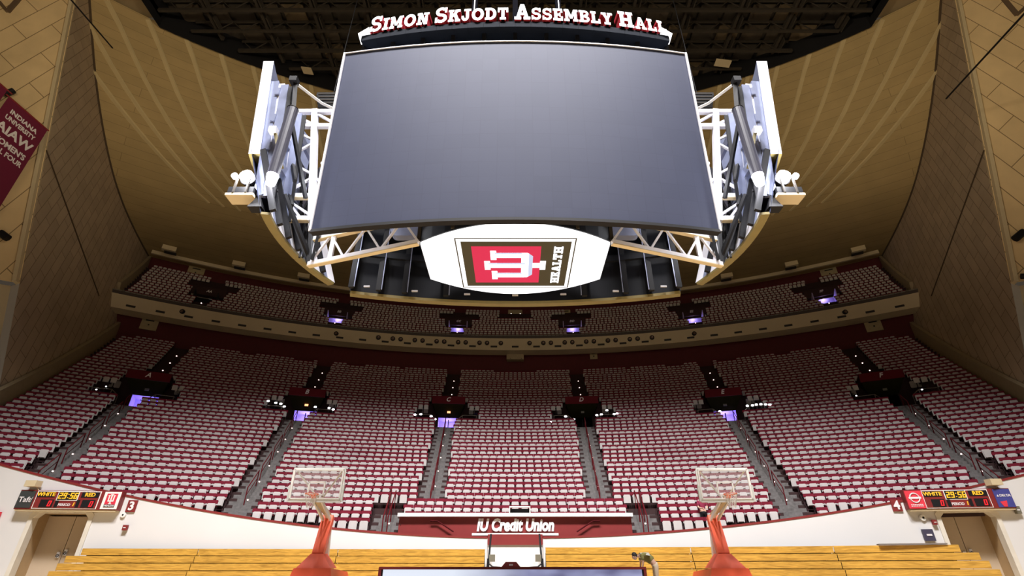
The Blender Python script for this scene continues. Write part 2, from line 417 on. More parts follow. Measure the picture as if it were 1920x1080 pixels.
# roof shell: a coved surface swept round the seating centre
SP = [(89.6, 35.3), (86, 35.2), (82, 35.3), (78.5, 35.7), (75.5, 36.6), (73, 38.1), (71, 39.9), (69.4, 41.9), (68.1, 44.1), (67, 46.5), (66, 49), (65.3, 50.6)]
def smooth_prof(P, n=4):
    out = []
    for i in range(len(P) - 1):
        a = P[max(0, i - 1)]; b = P[i]; c = P[i + 1]; d = P[min(len(P) - 1, i + 2)]
        for k in range(n):
            t = k / n
            out.append(tuple(.5 * (2 * b[j] + (c[j] - a[j]) * t + (2 * a[j] - 5 * b[j] + 4 * c[j] - d[j]) * t * t + (-a[j] + 3 * b[j] - 3 * c[j] + d[j]) * t ** 3) for j in (0, 1)))
    out.append(P[-1]); return out
SPs = smooth_prof(SP)
def shell_h(R):
    for (ra, ha), (rb, hb) in zip(SPs, SPs[1:]):
        if rb <= R <= ra: return ha + (hb - ha) * (ra - R) / (ra - rb)
    return SPs[0][1] if R > SPs[0][0] else SPs[-1][1]
mb = MB(); rows = []
for Rr, hh in SPs:
    rows.append([(*pol(Rr, rad(-48 + 96 * k / 120)), hh + EYE) for k in range(121)])
sm = brickmat('roof shell panels', (.34, .25, .115), (.37, .27, .125), (.24, .175, .08), 40, 1.25, .03, .9)
mb.grid(rows, sm, lambda p: (math.atan2(p[0], p[1] - CY) * 66 + 100, math.hypot(p[0], p[1] - CY) * .9 - p[2] * 1.1 + 200))
struct(mb, 'ceiling_shell', smooth=True)
# ribs of the shell: planes fanning from a point behind the stand
FX, FY = 0, 108
mb = MB()
for k in range(-17, 17):
    x0 = (k + .5) * 2.87
    pts = []
    for Rr in [65.4 + j * .8 for j in range(0, 13)]:
        # intersect the vertical plane from (FX,FY) through (x0, y on the edge) with the arc Rr
        y0 = math.sqrt(max(1, 65.3 ** 2 - x0 * x0)) + CY
        dx, dy = FX - x0, FY - y0; L = math.hypot(dx, dy); dx /= L; dy /= L
        bq = x0 * dx + (y0 - CY) * dy; cq = x0 * x0 + (y0 - CY) ** 2 - Rr * Rr; dd = bq * bq - cq
        if dd < 0: continue
        tt = -bq + math.sqrt(dd); X, Y = x0 + dx * tt, y0 + dy * tt; pts.append(Vector((X, Y, shell_h(Rr) + EYE - .10)))
    wd = .33; 
    for n_, (p, q) in enumerate(zip(pts, pts[1:])):
        wa = wd * max(.25, 1 - n_ * .06); px = Vector((wa, 0, 0)); up = Vector((0, 0, .25))
        mb.raw([p - px, p + px, q + px, q - px, p - px + up, p + px + up, q + px + up, q - px + up], [(0, 1, 2, 3), (0, 4, 5, 1), (3, 2, 6, 7), (0, 3, 7, 4), (1, 5, 6, 2)], m_rib)
struct(mb, 'trim_shell_ribs')

# flat cream roof beside the steel grid, and dark steel deck
mb = MB()
for s in (-1, 1):
    mb.box((s * 50, 2, 51.3 + EYE), (25, 62, .6), sm if False else m_shell)
struct(mb, 'ceiling_side_panels')
def edgeY(x): return math.sqrt(65.2 ** 2 - x * x) + CY
mb = MB(); xs = [-37.5 + 2.5 * i for i in range(31)]
for a, b in zip(xs, xs[1:]):
    mb.face([(a, -26, 53.2 + EYE), (b, -26, 53.2 + EYE), (b, edgeY(b), 53.2 + EYE), (a, edgeY(a), 53.2 + EYE)], m_dark)
    mb.face([(a, edgeY(a), 49.9 + EYE), (b, edgeY(b), 49.9 + EYE), (b, edgeY(b), 53.2 + EYE), (a, edgeY(a), 53.2 + EYE)], m_black)
for s in (-1, 1): mb.face([(s * 37.5, -26, 49.9 + EYE), (s * 37.5, edgeY(37.5), 49.9 + EYE), (s * 37.5, edgeY(37.5), 53.2 + EYE), (s * 37.5, -26, 53.2 + EYE)], m_black)
struct(mb, 'ceiling_steel_deck')
m_pan = [mat('roof panel %d' % i, c, .8, vary=.25, scale=.8) for i, c in enumerate([(.055, .042, .028), (.11, .08, .045), (.03, .024, .018), (.22, .16, .07)])]
mb = MB()
for j in range(26):
    Y = -10 + j * 2.35
    for i in range(-13, 14):
        x = i * 2.8
        if Y > edgeY(x) - 1.5 or abs(x) > 36.5: continue
        near = abs(x) < 12  # centre mix has paler panels, painting in the lit middle of the roof
        pm = m_pan[random.choice([0, 0, 1, 2, 3] if near else [0, 0, 2, 2, 1])]
        mb.box((x + 1.4, Y + 1.2, 52.6 + EYE), (2.3, 1.9, .2), pm, M=Matrix.Rotation(random.uniform(-.1, .1), 3, 'X'))
o = struct(mb, 'ceiling_panels')
# roof trusses running across the hall: each a thing of its own
for j in range(9):
    Y = 22.6 + j * 2.35 * 1.0 * 1.0
    hw = 37.0
    if Y > CY + 65: continue
    hw = min(37.0, math.sqrt(max(0, 64.6 ** 2 - (Y - CY) ** 2)))
    if hw < 4: continue
    t = thing('roof_truss', 'dark steel roof truss across the hall above the scoreboard, %s counting from the seating side' % ['ninth', 'eighth', 'seventh', 'sixth', 'fifth', 'fourth', 'third', 'second', 'first'][j], 'roof truss', (0, Y, 0), group=None)
    a = MB(); a.box((0, 0, 50.7 + EYE), (2 * hw, .28, .34 if j % 2 == 0 else .2), m_dark); a.build('bottom_chord', t)
    a = MB(); a.box((0, 0, 52.3 + EYE), (2 * hw, .2, .2), m_dark); a.build('top_chord', t)
    a = MB(); n = int(hw / 1.4)
    for i in range(-n, n):
        x = i * 1.4; z0, z1 = (50.75, 52.3) if i % 2 else (52.3, 50.75)
        a.bar((x, 0, z0 + EYE), (x + 1.4, 0, z1 + EYE), .09, m_dark)
    a.build('web', t)
# catwalk joists running the other way
for i in range(-6, 7):
    x = i * 5.6 + 1.2; y1 = min(edgeY(x), 45) - .8
    a = MB(); a.box((x, (y1 + 12) / 2, 51.4 + EYE), (.3, y1 - 12, .5), m_dark)
    for k in range(12):
        y = 13 + k * 2.6
        if y < y1: a.box((x + .5, y, 51.2 + EYE), (.12, 1.6, .7), m_dark)
    tag(a.build('roof_joist'), 'dark steel roof joist crossing the trusses, %s' % (['at the hall centre line', 'first', 'second', 'third', 'fourth', 'fifth', 'sixth'][abs(i)] + ('' if i == 0 else ' to the %s of centre' % ('left' if i < 0 else 'right'))), 'roof joist')
for (x, y, wz) in ((-24.0, 39.0, 1.2), (23.6, 38.0, 1.7)):
    a = MB(); a.box((x, y, 50.3 + EYE), (wz, .9, .1), m_cream, M=Matrix.Rotation(.2, 3, 'Y')); a.box((x, y, 50.75 + EYE), (.1, .1, .9), m_dark)
    tag(a.build('ceiling_tile'), 'small pale panel hung in the dark roof, %s of the scoreboard' % ('left' if x < 0 else 'right'), 'ceiling panel')

# side walls (leaning, radial), end walls and their trims, mirrored
def plane_uv(o, d1, d2):
    n = d1.cross(d2); 
    def f(p):
        q = Vector(p) - o
        a = q.cross(d2).dot(n) / n.dot(n); b = d1.cross(q).dot(n) / n.dot(n)
        return (a + 200, b + 200)
    return f
E0 = Vector((-29.45, 31.15, -.7)); E1 = Vector((-42.6, 27.7, 53.5))
nA = Vector((.45, -.89, .055)).normalized()
for s, nm in ((-1, 'left'), (1, 'right')):
    def mir(p): return (p[0] if s < 0 else -p[0], p[1], p[2] + EYE)
    def unm(p): return Vector((p[0] if s < 0 else -p[0], p[1], p[2] - EYE))
    fB = plane_uv(Vector((-32, 31, 8)), Vector((-.36, .39, .85)).normalized(), Vector((-.24, .92, -.30)).normalized())
    mb = MB(); q = []
    Ya = [31.15, 27.7]
    P = [(wallx(31.15, -.7), 31.15, -.7), (wallx(95, -.7), 95, -.7), (wallx(95, 53.5), 95, 53.5), (wallx(27.7, 53.5), 27.7, 53.5)]
    PP = [mir(p) for p in P]
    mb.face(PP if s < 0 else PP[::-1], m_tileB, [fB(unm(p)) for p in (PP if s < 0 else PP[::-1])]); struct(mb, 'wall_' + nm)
    # end wall
    fA = plane_uv(Vector((-40, 28, 32)), Vector((.22, .17, .958)).normalized(), Vector((.72, .32, -.62)).normalized())
    dA = Vector((-.89, -.45, 0)).normalized()
    def edge(h):
        t = (h + .7) / 54.2; return E0.lerp(E1, t)
    e0, e1 = edge(17.0), edge(53.5)
    Q = [e0, e1, e1 + dA * 30, e0 + dA * 30]; QQ = [mir(p) for p in Q]
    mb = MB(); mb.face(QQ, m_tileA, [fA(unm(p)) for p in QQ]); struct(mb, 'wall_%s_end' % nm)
    e2 = edge(-.7); Q = [e2 + Vector((-.9, .35, 0)) , e0 + Vector((-.9, .35, 0)), e0 + dA * 20 + Vector((0, .5, 0)), e2 + dA * 20]
    mb = MB(); mb.face([mir(p) for p in Q], m_cream)
    Q = [e2, e0, e0 + Vector((-.9, .35, 0)), e2 + Vector((-.9, .35, 0))]; mb.face([mir(p) for p in Q], m_white_wall); struct(mb, 'wall_%s_lower' % nm)
    mb = MB(); mb.bar(mir(edge(17) + Vector((-.15, -.1, 0))), mir(e1 + Vector((-.15, -.1, 0))), .55, m_cream_trim, .25); struct(mb, 'trim_%s_corner' % nm)
    # dark seam where the shell meets the side wall, and a crease line across the wall
    mb = MB(); pts = []
    for Rr, hh in SPs[::2]:
        th = thmax(Rr, hh); x, Y = pol(Rr, th); pts.append(mir((-x, Y, hh)))
    for p, q in zip(pts, pts[1:]): mb.bar(p, q, .18, mat('brown seam', (.07, .045, .025), .8), .25)
    struct(mb, 'trim_%s_seam' % nm)
    mb = MB(); off = NB * .03
    mb.bar(mir(edge(28.5) + off), mir(Vector((-39.57, 42.47, 22.67)) + off), .07, MATS['brown seam']); struct(mb, 'trim_%s_crease' % nm)
    # cream stringers along the stands
    mb = MB()
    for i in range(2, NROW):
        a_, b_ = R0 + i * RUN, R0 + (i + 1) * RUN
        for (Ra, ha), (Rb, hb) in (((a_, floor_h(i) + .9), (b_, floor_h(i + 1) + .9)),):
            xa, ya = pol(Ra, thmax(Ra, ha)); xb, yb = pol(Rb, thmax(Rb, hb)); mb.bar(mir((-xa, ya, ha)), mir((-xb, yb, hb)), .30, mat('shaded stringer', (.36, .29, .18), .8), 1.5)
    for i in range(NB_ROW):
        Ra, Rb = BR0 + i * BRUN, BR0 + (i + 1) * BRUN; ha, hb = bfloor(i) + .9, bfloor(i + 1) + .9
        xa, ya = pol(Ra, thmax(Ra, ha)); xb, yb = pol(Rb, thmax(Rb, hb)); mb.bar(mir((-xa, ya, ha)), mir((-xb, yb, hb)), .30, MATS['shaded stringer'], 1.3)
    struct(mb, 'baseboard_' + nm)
    # small fittings on the end wall
    for (px, hh, kind) in ((39.9, 24.0, 'strip'), (37.6, 17.6, 'round')): pass

# beam above the balcony and lamp boxes on it
mb = MB()
for k in range(60):
    f0, f1 = -1 + 2 * k / 60, -1 + 2 * (k + 1) / 60; t = thmax(86.6, 35) - .01
    p, q = pol(86.6, t * f0), pol(86.6, t * f1)
    if abs(f0 + f1) < .5: pass
    mb.bar((*p, 34.9 + EYE), (*q, 34.9 + EYE), .3, m_cream, .45)
struct(mb, 'trim_upper_beam')

# ------------------------------------------------------------------ seats
def cut_lower(i, x, Y, th):
    """True where no seat stands in row i"""
    R = R0 + i * RUN; hw = .66 / R
    if inside(x, Y, floor_h(i) + .6) < .55: return True
    if Y < wall_y(x) + .62: return True
    at = abs(th)
    a1 = rad(7.65) if i < 3 else AIS[0]
    if abs(at - a1) * R < (.74 if i < 3 else .70): return True
    if i < 3 and abs(at - a1) * R < .74: return True
    for a in AIS[1:]:
        if abs(at - a) * R < .72: return True
    if 22 <= i <= 28:
        lim = 2.75 if i < 26 else 1.9
        for a in AIS:
            if abs(at - a) * R < lim: return True
    if i == NROW - 1 and (at * R < 2.3 or (at > rad(9.5) and int(at * 40) % 3 == 0)): return True
    return False
def sections(i, R, edges):
    pass
SP_ = .508
seats = []            # (x, y, z, th, row, section, tier)
def fill(i, R, h, aisles, tmax, tier, cutfn):
    # seats are counted outward from each aisle edge
    bounds = [-tmax] + [s for a in sorted([-a for a in aisles] + list(aisles)) for s in (a,)] + [tmax]
    for k in range(len(bounds) - 1):
        lo, hi = bounds[k], bounds[k + 1]; n = int(((hi - lo) * R - 1.35) / SP_)
        mid = (lo + hi) / 2
        for j in range(n):
            th = mid + (j - (n - 1) / 2) * SP_ / R; x, Y = pol(R, th)
            if not cutfn(i, x, Y, th): seats.append((x, Y, h + EYE, th, i, k - 3, tier))
for i in range(-1, NROW):
    R = R0 + i * RUN
    a = [rad(7.65) if i < 3 else AIS[0]] + AIS[1:]
    fill(i, R, floor_h(i), a, thmax(R, floor_h(i)) + .01, 0, cut_lower)
def cut_bal(i, x, Y, th):
    R = BR0 + i * BRUN
    if inside(x, Y, bfloor(i) + .6) < .5: return True
    at = abs(th)
    for a in AIS:
        if abs(at - a) * R < .75 and i < 4: return True
        if 4 <= i <= 10 and abs(at - a) * R < (1.9 if i < 8 else 2.9): return True
    if i >= 9 and at * R < 2.3: return True
    return False
for i in range(NB_ROW):
    R = BR0 + i * BRUN
    fill(i, R, bfloor(i), AIS, thmax(R, bfloor(i)) + .01, 1, cut_bal)

def proj(x, y, z):
    c, s = math.cos(rad(29)), math.sin(rad(29)); h = z - EYE
    d = y * c + h * s; return (966 + 950 * x / d, 540 - 950 * (-y * s + h * c) / d, d)
vis = []
rest = []
for q in seats:
    px, py, d = proj(q[0], q[1], q[2] + .6)
    if q[6] == 0 and -8 < px < 1928 and q[4] >= 0: vis.append((d, q))
    else: rest.append(q)
vis.sort(key=lambda t: t[0])
near = [q for _, q in vis[:300]]; rest += [q for _, q in vis[300:]]

def pan_shape(lowpoly):
    if lowpoly: return [(-.195, .32), (.195, .32), (.192, .67), (.155, .745), (-.155, .745), (-.192, .67)]
    o = [(-.16, .30), (.16, .30)]
    for a in range(0, 91, 18): o.append((.202 - .07 + .07 * math.cos(rad(a)), .745 - .07 + .07 * math.sin(rad(a))))
    for a in range(90, 181, 18): o.append((-.202 + .07 + .07 * math.cos(rad(a)), .745 - .07 + .07 * math.sin(rad(a))))
    return [(x * (1 - .10 * (z - .3) / .46), z) for x, z in o]
def make_seat():
    t = thing('stadium_seat', 'seat', 'seat')
    a = MB(); Mt = Matrix.Rotation(rad(-8), 3, 'X')
    a.rbox((0, .15, .81), (.50, .045, .17), .03, m_seat_back, Mt); a.rbox((0, .12, .58), (.34, .04, .34), .03, m_seat_back, Mt); a.build('backrest', t)
    a = MB(); a.prism(pan_shape(False), .07, (0, .02, 0), Matrix.Rotation(rad(-4), 3, 'X'), m_seat_grey); a.prism([(x * .8, .08 + z * .85) for x, z in pan_shape(False)], .03, (0, -.03, 0), Matrix.Rotation(rad(-4), 3, 'X'), m_seat_grey); a.build('folded_seat_pan', t)
    for s in (-1, 1):
        a = MB(); a.box((s * .245, .02, .60), (.035, .34, .035), m_seat_back); a.box((s * .245, .12, .42), (.03, .06, .36), m_seat_dark); a.build('armrest', t)
    a = MB(); a.box((0, .15, .16), (.44, .05, .06), m_seat_dark); a.box((-.2, .15, .10), (.05, .1, .2), m_seat_dark); a.box((.2, .15, .10), (.05, .1, .2), m_seat_dark); a.build('leg_bracket', t)
    return t
ORD = ['lowest', 'second', 'third', 'fourth', 'fifth', 'sixth', 'seventh', 'eighth', 'ninth', 'tenth', 'eleventh', 'twelfth']
SEC = {-3: 'section against the left side wall', -2: 'second section left of centre', -1: 'first section left of centre', 0: 'centre section', 1: 'first section right of centre', 2: 'second section right of centre', 3: 'section against the right side wall'}
# visible rows are counted from the lowest one of each section in view
seat0 = None
for q in near:
    x, y, z, th, i, k, _ = q
    lab = 'folded grey and maroon seat, row %s of the %s' % (str(i + 1), SEC[k])
    lab = 'folded grey and maroon seat, %s row of the %s' % (ORD[min(i, 11)], SEC[k])
    grp = 'folding seats in the %s row of the %s' % (ORD[min(i, 11)], SEC[k])
    if seat0 is None:
        seat0 = make_seat(); seat0.location = (x, y, z); seat0.rotation_euler = (0, 0, -th); seat0['label'] = lab; seat0['group'] = grp
    else: dup(seat0, (x, y, z), -th, lab, grp)

# the remaining thousands of seats as one object
pv = [(x, -.02, z) for x, z in pan_shape(True)] + [(x, .06, z) for x, z in pan_shape(True)]
pf = [(0, 1, 2, 3, 4, 5)] + [(i, i + 6, (i + 1) % 6 + 6, (i + 1) % 6) for i in range(6)]
bv = [(-.25, .13, .72), (.25, .13, .72), (.25, .13, .90), (-.25, .13, .90), (-.25, .17, .72), (.25, .17, .72), (.25, .17, .90), (-.25, .17, .90)]
bf = [(0, 1, 2, 3), (5, 4, 7, 6), (3, 2, 6, 7), (0, 3, 7, 4), (1, 5, 6, 2)]
av = [(-.262, -.15, .585), (-.23, -.15, .585), (-.23, .15, .585), (-.262, .15, .585), (-.262, -.15, .62), (-.23, -.15, .62), (-.23, .15, .62), (-.262, .15, .62)]
af = [(0, 1, 5, 4), (4, 5, 6, 7), (1, 2, 6, 5), (3, 0, 4, 7), (0, 3, 2, 1)]
V = []; F = []; MI = []
for (x, y, z, th, i, k, t) in rest:
    c, s = math.cos(-th), math.sin(-th); n = len(V)
    for (a, b, h) in pv + bv + av: V.append((x + a * c - b * s, y + a * s + b * c, z + h))
    for f in pf: F.append(tuple(n + q for q in f)); MI.append(0)
    for f in bf: F.append(tuple(n + 12 + q for q in f)); MI.append(1)
    for f in af: F.append(tuple(n + 20 + q for q in f)); MI.append(2)
me = bpy.data.meshes.new('stadium_seats'); me.from_pydata(V, [], F); me.materials.append(m_seat_grey); me.materials.append(m_seat_back); me.materials.append(m_seat_dark)
me.polygons.foreach_set('material_index', MI)
o = bpy.data.objects.new('stadium_seats', me); S.collection.objects.link(o); o['kind'] = 'stuff'
tag(o, 'thousands of folded grey and maroon seats filling the upper rows and the balcony', 'seats')

# aisle stairs
def aisle(a, lo, hi, Rf, hf, run, wd, nm, lab):
    b = MB()
    for i in range(lo, hi):
        R = Rf(i); h0 = hf(i); hp = hf(i - 1)
        aa = a(i)
        for k in range(2):
            Rc = R - .30 + (-run / 4 if k == 0 else run / 4); z = (hp + h0) / 2 if k == 0 else h0
            if i == lo and k == 0: continue
            x, Y = pol(Rc, aa)
            if Y < wall_y(x) + .5: continue
            b.box((x, Y, z + EYE - .1 + .02), (wd, run / 2 + .004, .2), m_step if lo < 0 else m_tier, rz=-aa)
    o = b.build(nm); tag(o, lab, 'stairs'); return o
LF = lambda i: R0 + i * RUN
SN = {-3: 'outer left', -2: 'second left', -1: 'inner left', 1: 'inner right', 2: 'second right', 3: 'outer right'}
for s in (-1, 1):
    for n, a in enumerate(AIS):
        k = s * (n + 1)
        aisle((lambda i, a=a, s=s, n=n: s * (rad(7.65) if (n == 0 and i < 3) else a)), -1, 22, LF, floor_h, RUN, 1.46, 'aisle_stairs', 'grey concrete aisle stairs in the lower stand below the %s entrance' % SN[k])
        aisle((lambda i, a=a, s=s: s * a), 29, NROW, LF, floor_h, RUN, 1.46, 'aisle_stairs', 'dark concrete aisle stairs in the lower stand above the %s entrance' % SN[k])
        aisle((lambda i, a=a, s=s: s * a), 0, 4, lambda i: BR0 + i * BRUN, bfloor, BRUN, 1.3, 'aisle_stairs', 'short dark stairs in the balcony below the %s balcony entrance' % SN[k])

# step lights
def dot(x, y, z, r, m, name, lab, cat, grp):
    b = MB(); b.tube((x, y, z), (x, y - .05, z), r, m, 8); return tag(b.build(name), lab, cat, grp)
for s in (-1, 1):
    for n, a in enumerate(AIS):
        k = s * (n + 1)
        for i in list(range(1, 22, 3)) + list(range(30, 42, 3)):
            aa = s * (rad(7.65) if (n == 0 and i < 3) else a); R = LF(i) - .32; x, Y = pol(R, aa)
            if Y < wall_y(x) + .8: continue
            lowr = i < 25
            r = .035 if lowr else .05
            dot(x - s * 0 + .1, Y - .03, floor_h(i) + EYE - .12 + .06, r, m_steplight, 'step_light', 'tiny glowing step light on the lower stand stairs, %s aisle %s the entrance' % (SN[k], 'below' if lowr else 'above'), 'step light', 'step lights on the %s aisle %s the entrance' % (SN[k], 'below' if lowr else 'above'))
        for i in (1, 3):
            R = BR0 + i * BRUN - .4; x, Y = pol(R, s * a)
            dot(x, Y - .03, bfloor(i) + EYE - .1, .055, m_steplight, 'step_light', 'tiny glowing step light on the balcony stairs of the %s aisle' % SN[k], 'step light', 'step lights on the %s balcony aisle' % SN[k])

m_rail = mat('dark maroon handrail', (.10, .008, .012), .7, spec=.1)
# aisle handrails: one rail thing per run
for s in (-1, 1):
    for n, a in enumerate(AIS):
        k = s * (n + 1)
        segs = [(3, 21)] if n else [(3, 21)]
        t = thing('stair_handrail', 'maroon centre handrail on the lower stairs of the %s aisle' % SN[k], 'handrail')
        for (i0, i1) in segs:
            P = []
            for i in range(i0, i1 + 1):
                x, Y = pol(LF(i), s * a)
                if Y > wall_y(x) + .5: P.append((x, Y, floor_h(i) + EYE))
            if len(P) < 2: continue
            for j in range(0, len(P) - 1, 4):
                g = P[j:j + 4]
                b = MB(); b.path([(x, y, z + .9) for x, y, z in g], .028, m_rail); b.path([(x, y, z + .5) for x, y, z in g], .02, m_rail); b.build('rail', t)
                for p in (g[0], g[-1]):
                    b = MB(); b.tube(p, (p[0], p[1], p[2] + .9), .028, m_rail); b.build('post', t)
    # rail beside the centre block at the bottom
    t = thing('stair_handrail', 'maroon double handrail at the foot of the %s stairs beside the centre block' % SN[s], 'handrail')
    for off in (-.12, .12):
        P = [(*pol(LF(i), s * rad(7.65) + off / 50), floor_h(i) + EYE) for i in range(-1, 4)]
        b = MB(); b.path([(x, y, z + .95) for x, y, z in P], .03, m_rail); b.build('rail', t)
        for p in (P[0], P[2], P[-1]):
            b = MB(); b.tube(p, (p[0], p[1], p[2] + .95), .03, m_rail); b.build('post', t)

# entrances (vomitories) in the lower stand
LET = {-3: 'A', -2: 'B', -1: 'C', 1: 'D', 2: 'E', 3: 'F'}
LIT = {-3: 1, -2: 1, -1: 1, 1: 0, 2: 1, 3: 0}
for k in (-3, -2, -1, 1, 2, 3):
    a = (1 if k > 0 else -1) * AIS[abs(k) - 1]
    i0 = 22; R = LF(i0) - .3; x, Y = pol(R, a); zf = floor_h(i0 - 1) + EYE
    T = thing('stand_entrance', '%s stand entrance lettered %s, maroon panel over a %s doorway' % (SN[k], LET[k], 'lilac lit' if LIT[k] else 'dark'), 'entrance', (x, Y, zf), -a)
    top = floor_h(29) + EYE - zf; dp = 7 * RUN
    wl = m_lilac if LIT[k] else m_black  # lilac light and unlit dark are put into the wall colour
    b = MB(); b.box((0, dp / 2, .03), (5.4, dp, .06), m_tier); b.build('landing', T)
    # doorway recess
    b = MB()
    b.box((-.98, dp + .9, 1.2), (.08, 1.8, 2.3), wl); b.box((.98, dp + .9, 1.2), (.08, 1.8, 2.3), wl); b.box((0, dp + 1.8, 1.2), (2.0, .1, 2.3), wl); b.box((0, dp + .9, .08), (1.9, 1.8, .05), wl); b.box((0, dp + .9, 2.37), (1.9, 1.8, .05), wl)
    b.build('doorway', T)
    b = MB(); b.box((0.02, dp + .1, 1.1), (.08, .08, 2.1), m_black); b.build('centre_post', T)
    # lower side platforms and back walls
    for s in (-1, 1):
        b = MB(); b.box((s * 1.85, dp - .05, top * .5), (1.8, .12, top), m_tier); b.build('back_wall', T)
        b = MB(); b.raw([(s * 2.68, 0, 0), (s * 2.68, dp, 0), (s * 2.68, dp, top), (s * 2.68, 0, .1), (s * 2.76, 0, 0), (s * 2.76, dp, 0), (s * 2.76, dp, top), (s * 2.76, 0, .1)], [(0, 1, 2, 3), (4, 7, 6, 5), (3, 2, 6, 7), (0, 3, 7, 4), (1, 5, 6, 2)], m_tier); b.build('side_wall', T)
    # soffit sloping from the doorway to the maroon header
    hz = top - .05
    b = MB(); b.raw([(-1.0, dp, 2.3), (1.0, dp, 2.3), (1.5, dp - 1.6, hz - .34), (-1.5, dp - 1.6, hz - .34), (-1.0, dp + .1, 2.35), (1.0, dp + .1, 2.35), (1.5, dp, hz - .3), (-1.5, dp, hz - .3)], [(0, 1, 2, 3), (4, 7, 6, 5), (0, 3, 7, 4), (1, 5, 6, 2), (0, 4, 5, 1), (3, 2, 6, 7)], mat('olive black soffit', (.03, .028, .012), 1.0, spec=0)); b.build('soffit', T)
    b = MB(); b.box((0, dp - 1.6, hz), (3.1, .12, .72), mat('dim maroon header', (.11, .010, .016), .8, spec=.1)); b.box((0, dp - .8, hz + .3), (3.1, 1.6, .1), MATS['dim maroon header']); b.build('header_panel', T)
    b = MB(); text(b, LET[k], .55, Matrix.Identity(3), (-.05, dp - 1.68, hz + .02), m_print, .03, .01, .25); b.build('letter', T)
    b = MB(); b.box((.05, dp - .9, 2.62), (.30, .06, .18), mat('exit lamp', (1, .35, .15), emis=2.5) if k in (-2, -1) else m_greenbox); b.build('exit_sign', T)
    for s in (-1, 1):
        b = MB(); P = [(s * .95, .6, 1.0), (s * 1.4, .4, 1.35), (s * 2.6, .4, 1.35), (s * 2.72, 1.4, 1.35)]
        b.path(P, .03, mat('dull rail', (.13, .11, .09), .4, .5))
        for p in P: b.tube((p[0], p[1], .05), p, .025, MATS['dull rail'])
        b.path([(p[0], p[1], .7) for p in P], .02, MATS['dull rail'])
        b.build('guard_rail', T)
        b = MB()
        for q in range(5): b.tube((s * (1.1 + .33 * q), .15, .05), (s * (1.1 + .33 * q) + .03, .15, .30), .03, m_print, 6)
        b.build('chrome_leg', T)
        for q in (0, 1):
            b = MB(); b.rbox((s * (2.15 + .5 * q), dp - .35 - .0 * q, top - .75), (.42, .08, .55), .08, m_seat_grey); b.build('tall_seat', T)
    if LIT[k]:
        lamp('POINT', (x + math.sin(a) * (dp + .9), Y + math.cos(a) * (dp + .9), zf + 1.7), 60 if k != -3 else 40, (.62, .52, 1), .1)
    else:
        pass
    ns = {-2: [(-2.5, 1.7), (-1.9, 1.6), (-1.5, 1.55), (-1.2, 1.35), (2.3, 1.5), (2.65, 1.4), (1.2, 1.5)], -1: [(-2.7, 1.3), (-2.2, 1.35), (-1.3, 1.2), (-.95, .95), (1.1, .5), (1.3, .35), (2.6, .75)],
          1: [(-2.9, .8), (-1.6, 1.25), (-.9, 1.0), (1.1, 1.3), (1.5, 1.35), (2.6, 1.35), (2.85, 1.4), (2.0, 1.7)], 2: [(1.1, .9), (1.3, 1.4), (1.7, 1.4), (2.0, 1.45), (2.35, 1.45), (2.7, 1.4), (3.0, 1.35), (-.9, 1.1)],
          -3: [(-2.3, 1.2), (-1.8, 1.5), (2.2, 1.0)], 3: [(-1.9, .9), (-2.6, 1.4), (1.6, 1.3), (2.1, .9)]}[k]
    for n, (dx, dz) in enumerate(ns):
        c, s = math.cos(-a), math.sin(-a)
        b = MB(); b.ball((x + dx * c - .35 * s, Y + dx * s + .35 * c, zf + dz), .05 if k in (3, -3) else .095, m_spark, 8, (1.3, 1, .8)); b.tube((x + dx * c - .35 * s, Y + dx * s + .35 * c, zf + dz), (x + dx * c - .35 * s, Y + dx * s + .35 * c, zf + .06), .02, m_black, 5)
        tag(b.build('rail_lamp'), 'tiny bright lamp on the guard rail of the stand entrance lettered %s' % LET[k], 'lamp', 'rail lamps at entrance %s' % LET[k])

# balcony entrances
for k in (-3, -2, -1, 1, 2, 3):
    a = (1 if k > 0 else -1) * AIS[abs(k) - 1]
    R = BR0 + 4 * BRUN - .4; x, Y = pol(R, a); zf = bfloor(3) + EYE
    T = thing('balcony_entrance', 'balcony entrance above the stand entrance lettered %s, %s' % (LET[k], 'lilac lit doorway' if abs(k) < 3 or k == 3 else 'unlit doorway'), 'entrance', (x, Y, zf), -a)
    dp = 7 * BRUN; top = bfloor(10) + EYE - zf
    lit = abs(k) < 3 or k == 3
    b = MB(); b.box((0, dp / 2, .03), (3.8, dp, .06), m_tier); b.build('landing', T)
    b = MB(); wl = m_lilac if lit else m_black  # wall colour carries the lilac light, black where unlit
    b.box((-1.2, 1.3, 1.0), (.08, 2.4, 2.0), wl); b.box((1.2, 1.3, 1.0), (.08, 2.4, 2.0), wl); b.box((0, 2.5, 1.0), (2.4, .1, 2.0), wl); b.build('doorway', T)
    b = MB(); b.box((0, 1.9, 2.7), (3.7, .12, 1.1), m_tier); b.box((0, 3.4, 3.2), (3.7, 3.0, .1), m_tier); b.build('header_panel', T)
    b = MB(); text(b, LET[k] + LET[k], .42, Matrix.Identity(3), (0, 1.8, 2.75), m_print, .03, .01, .25); b.build('letter', T)
    b = MB()
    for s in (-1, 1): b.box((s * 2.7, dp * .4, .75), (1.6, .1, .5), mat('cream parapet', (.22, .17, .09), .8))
    b.build('parapet', T)
    if lit: lamp('POINT', (x + math.sin(a) * 2.1, Y + math.cos(a) * 2.1, zf + 1.85), 26, (.62, .52, 1), .1)

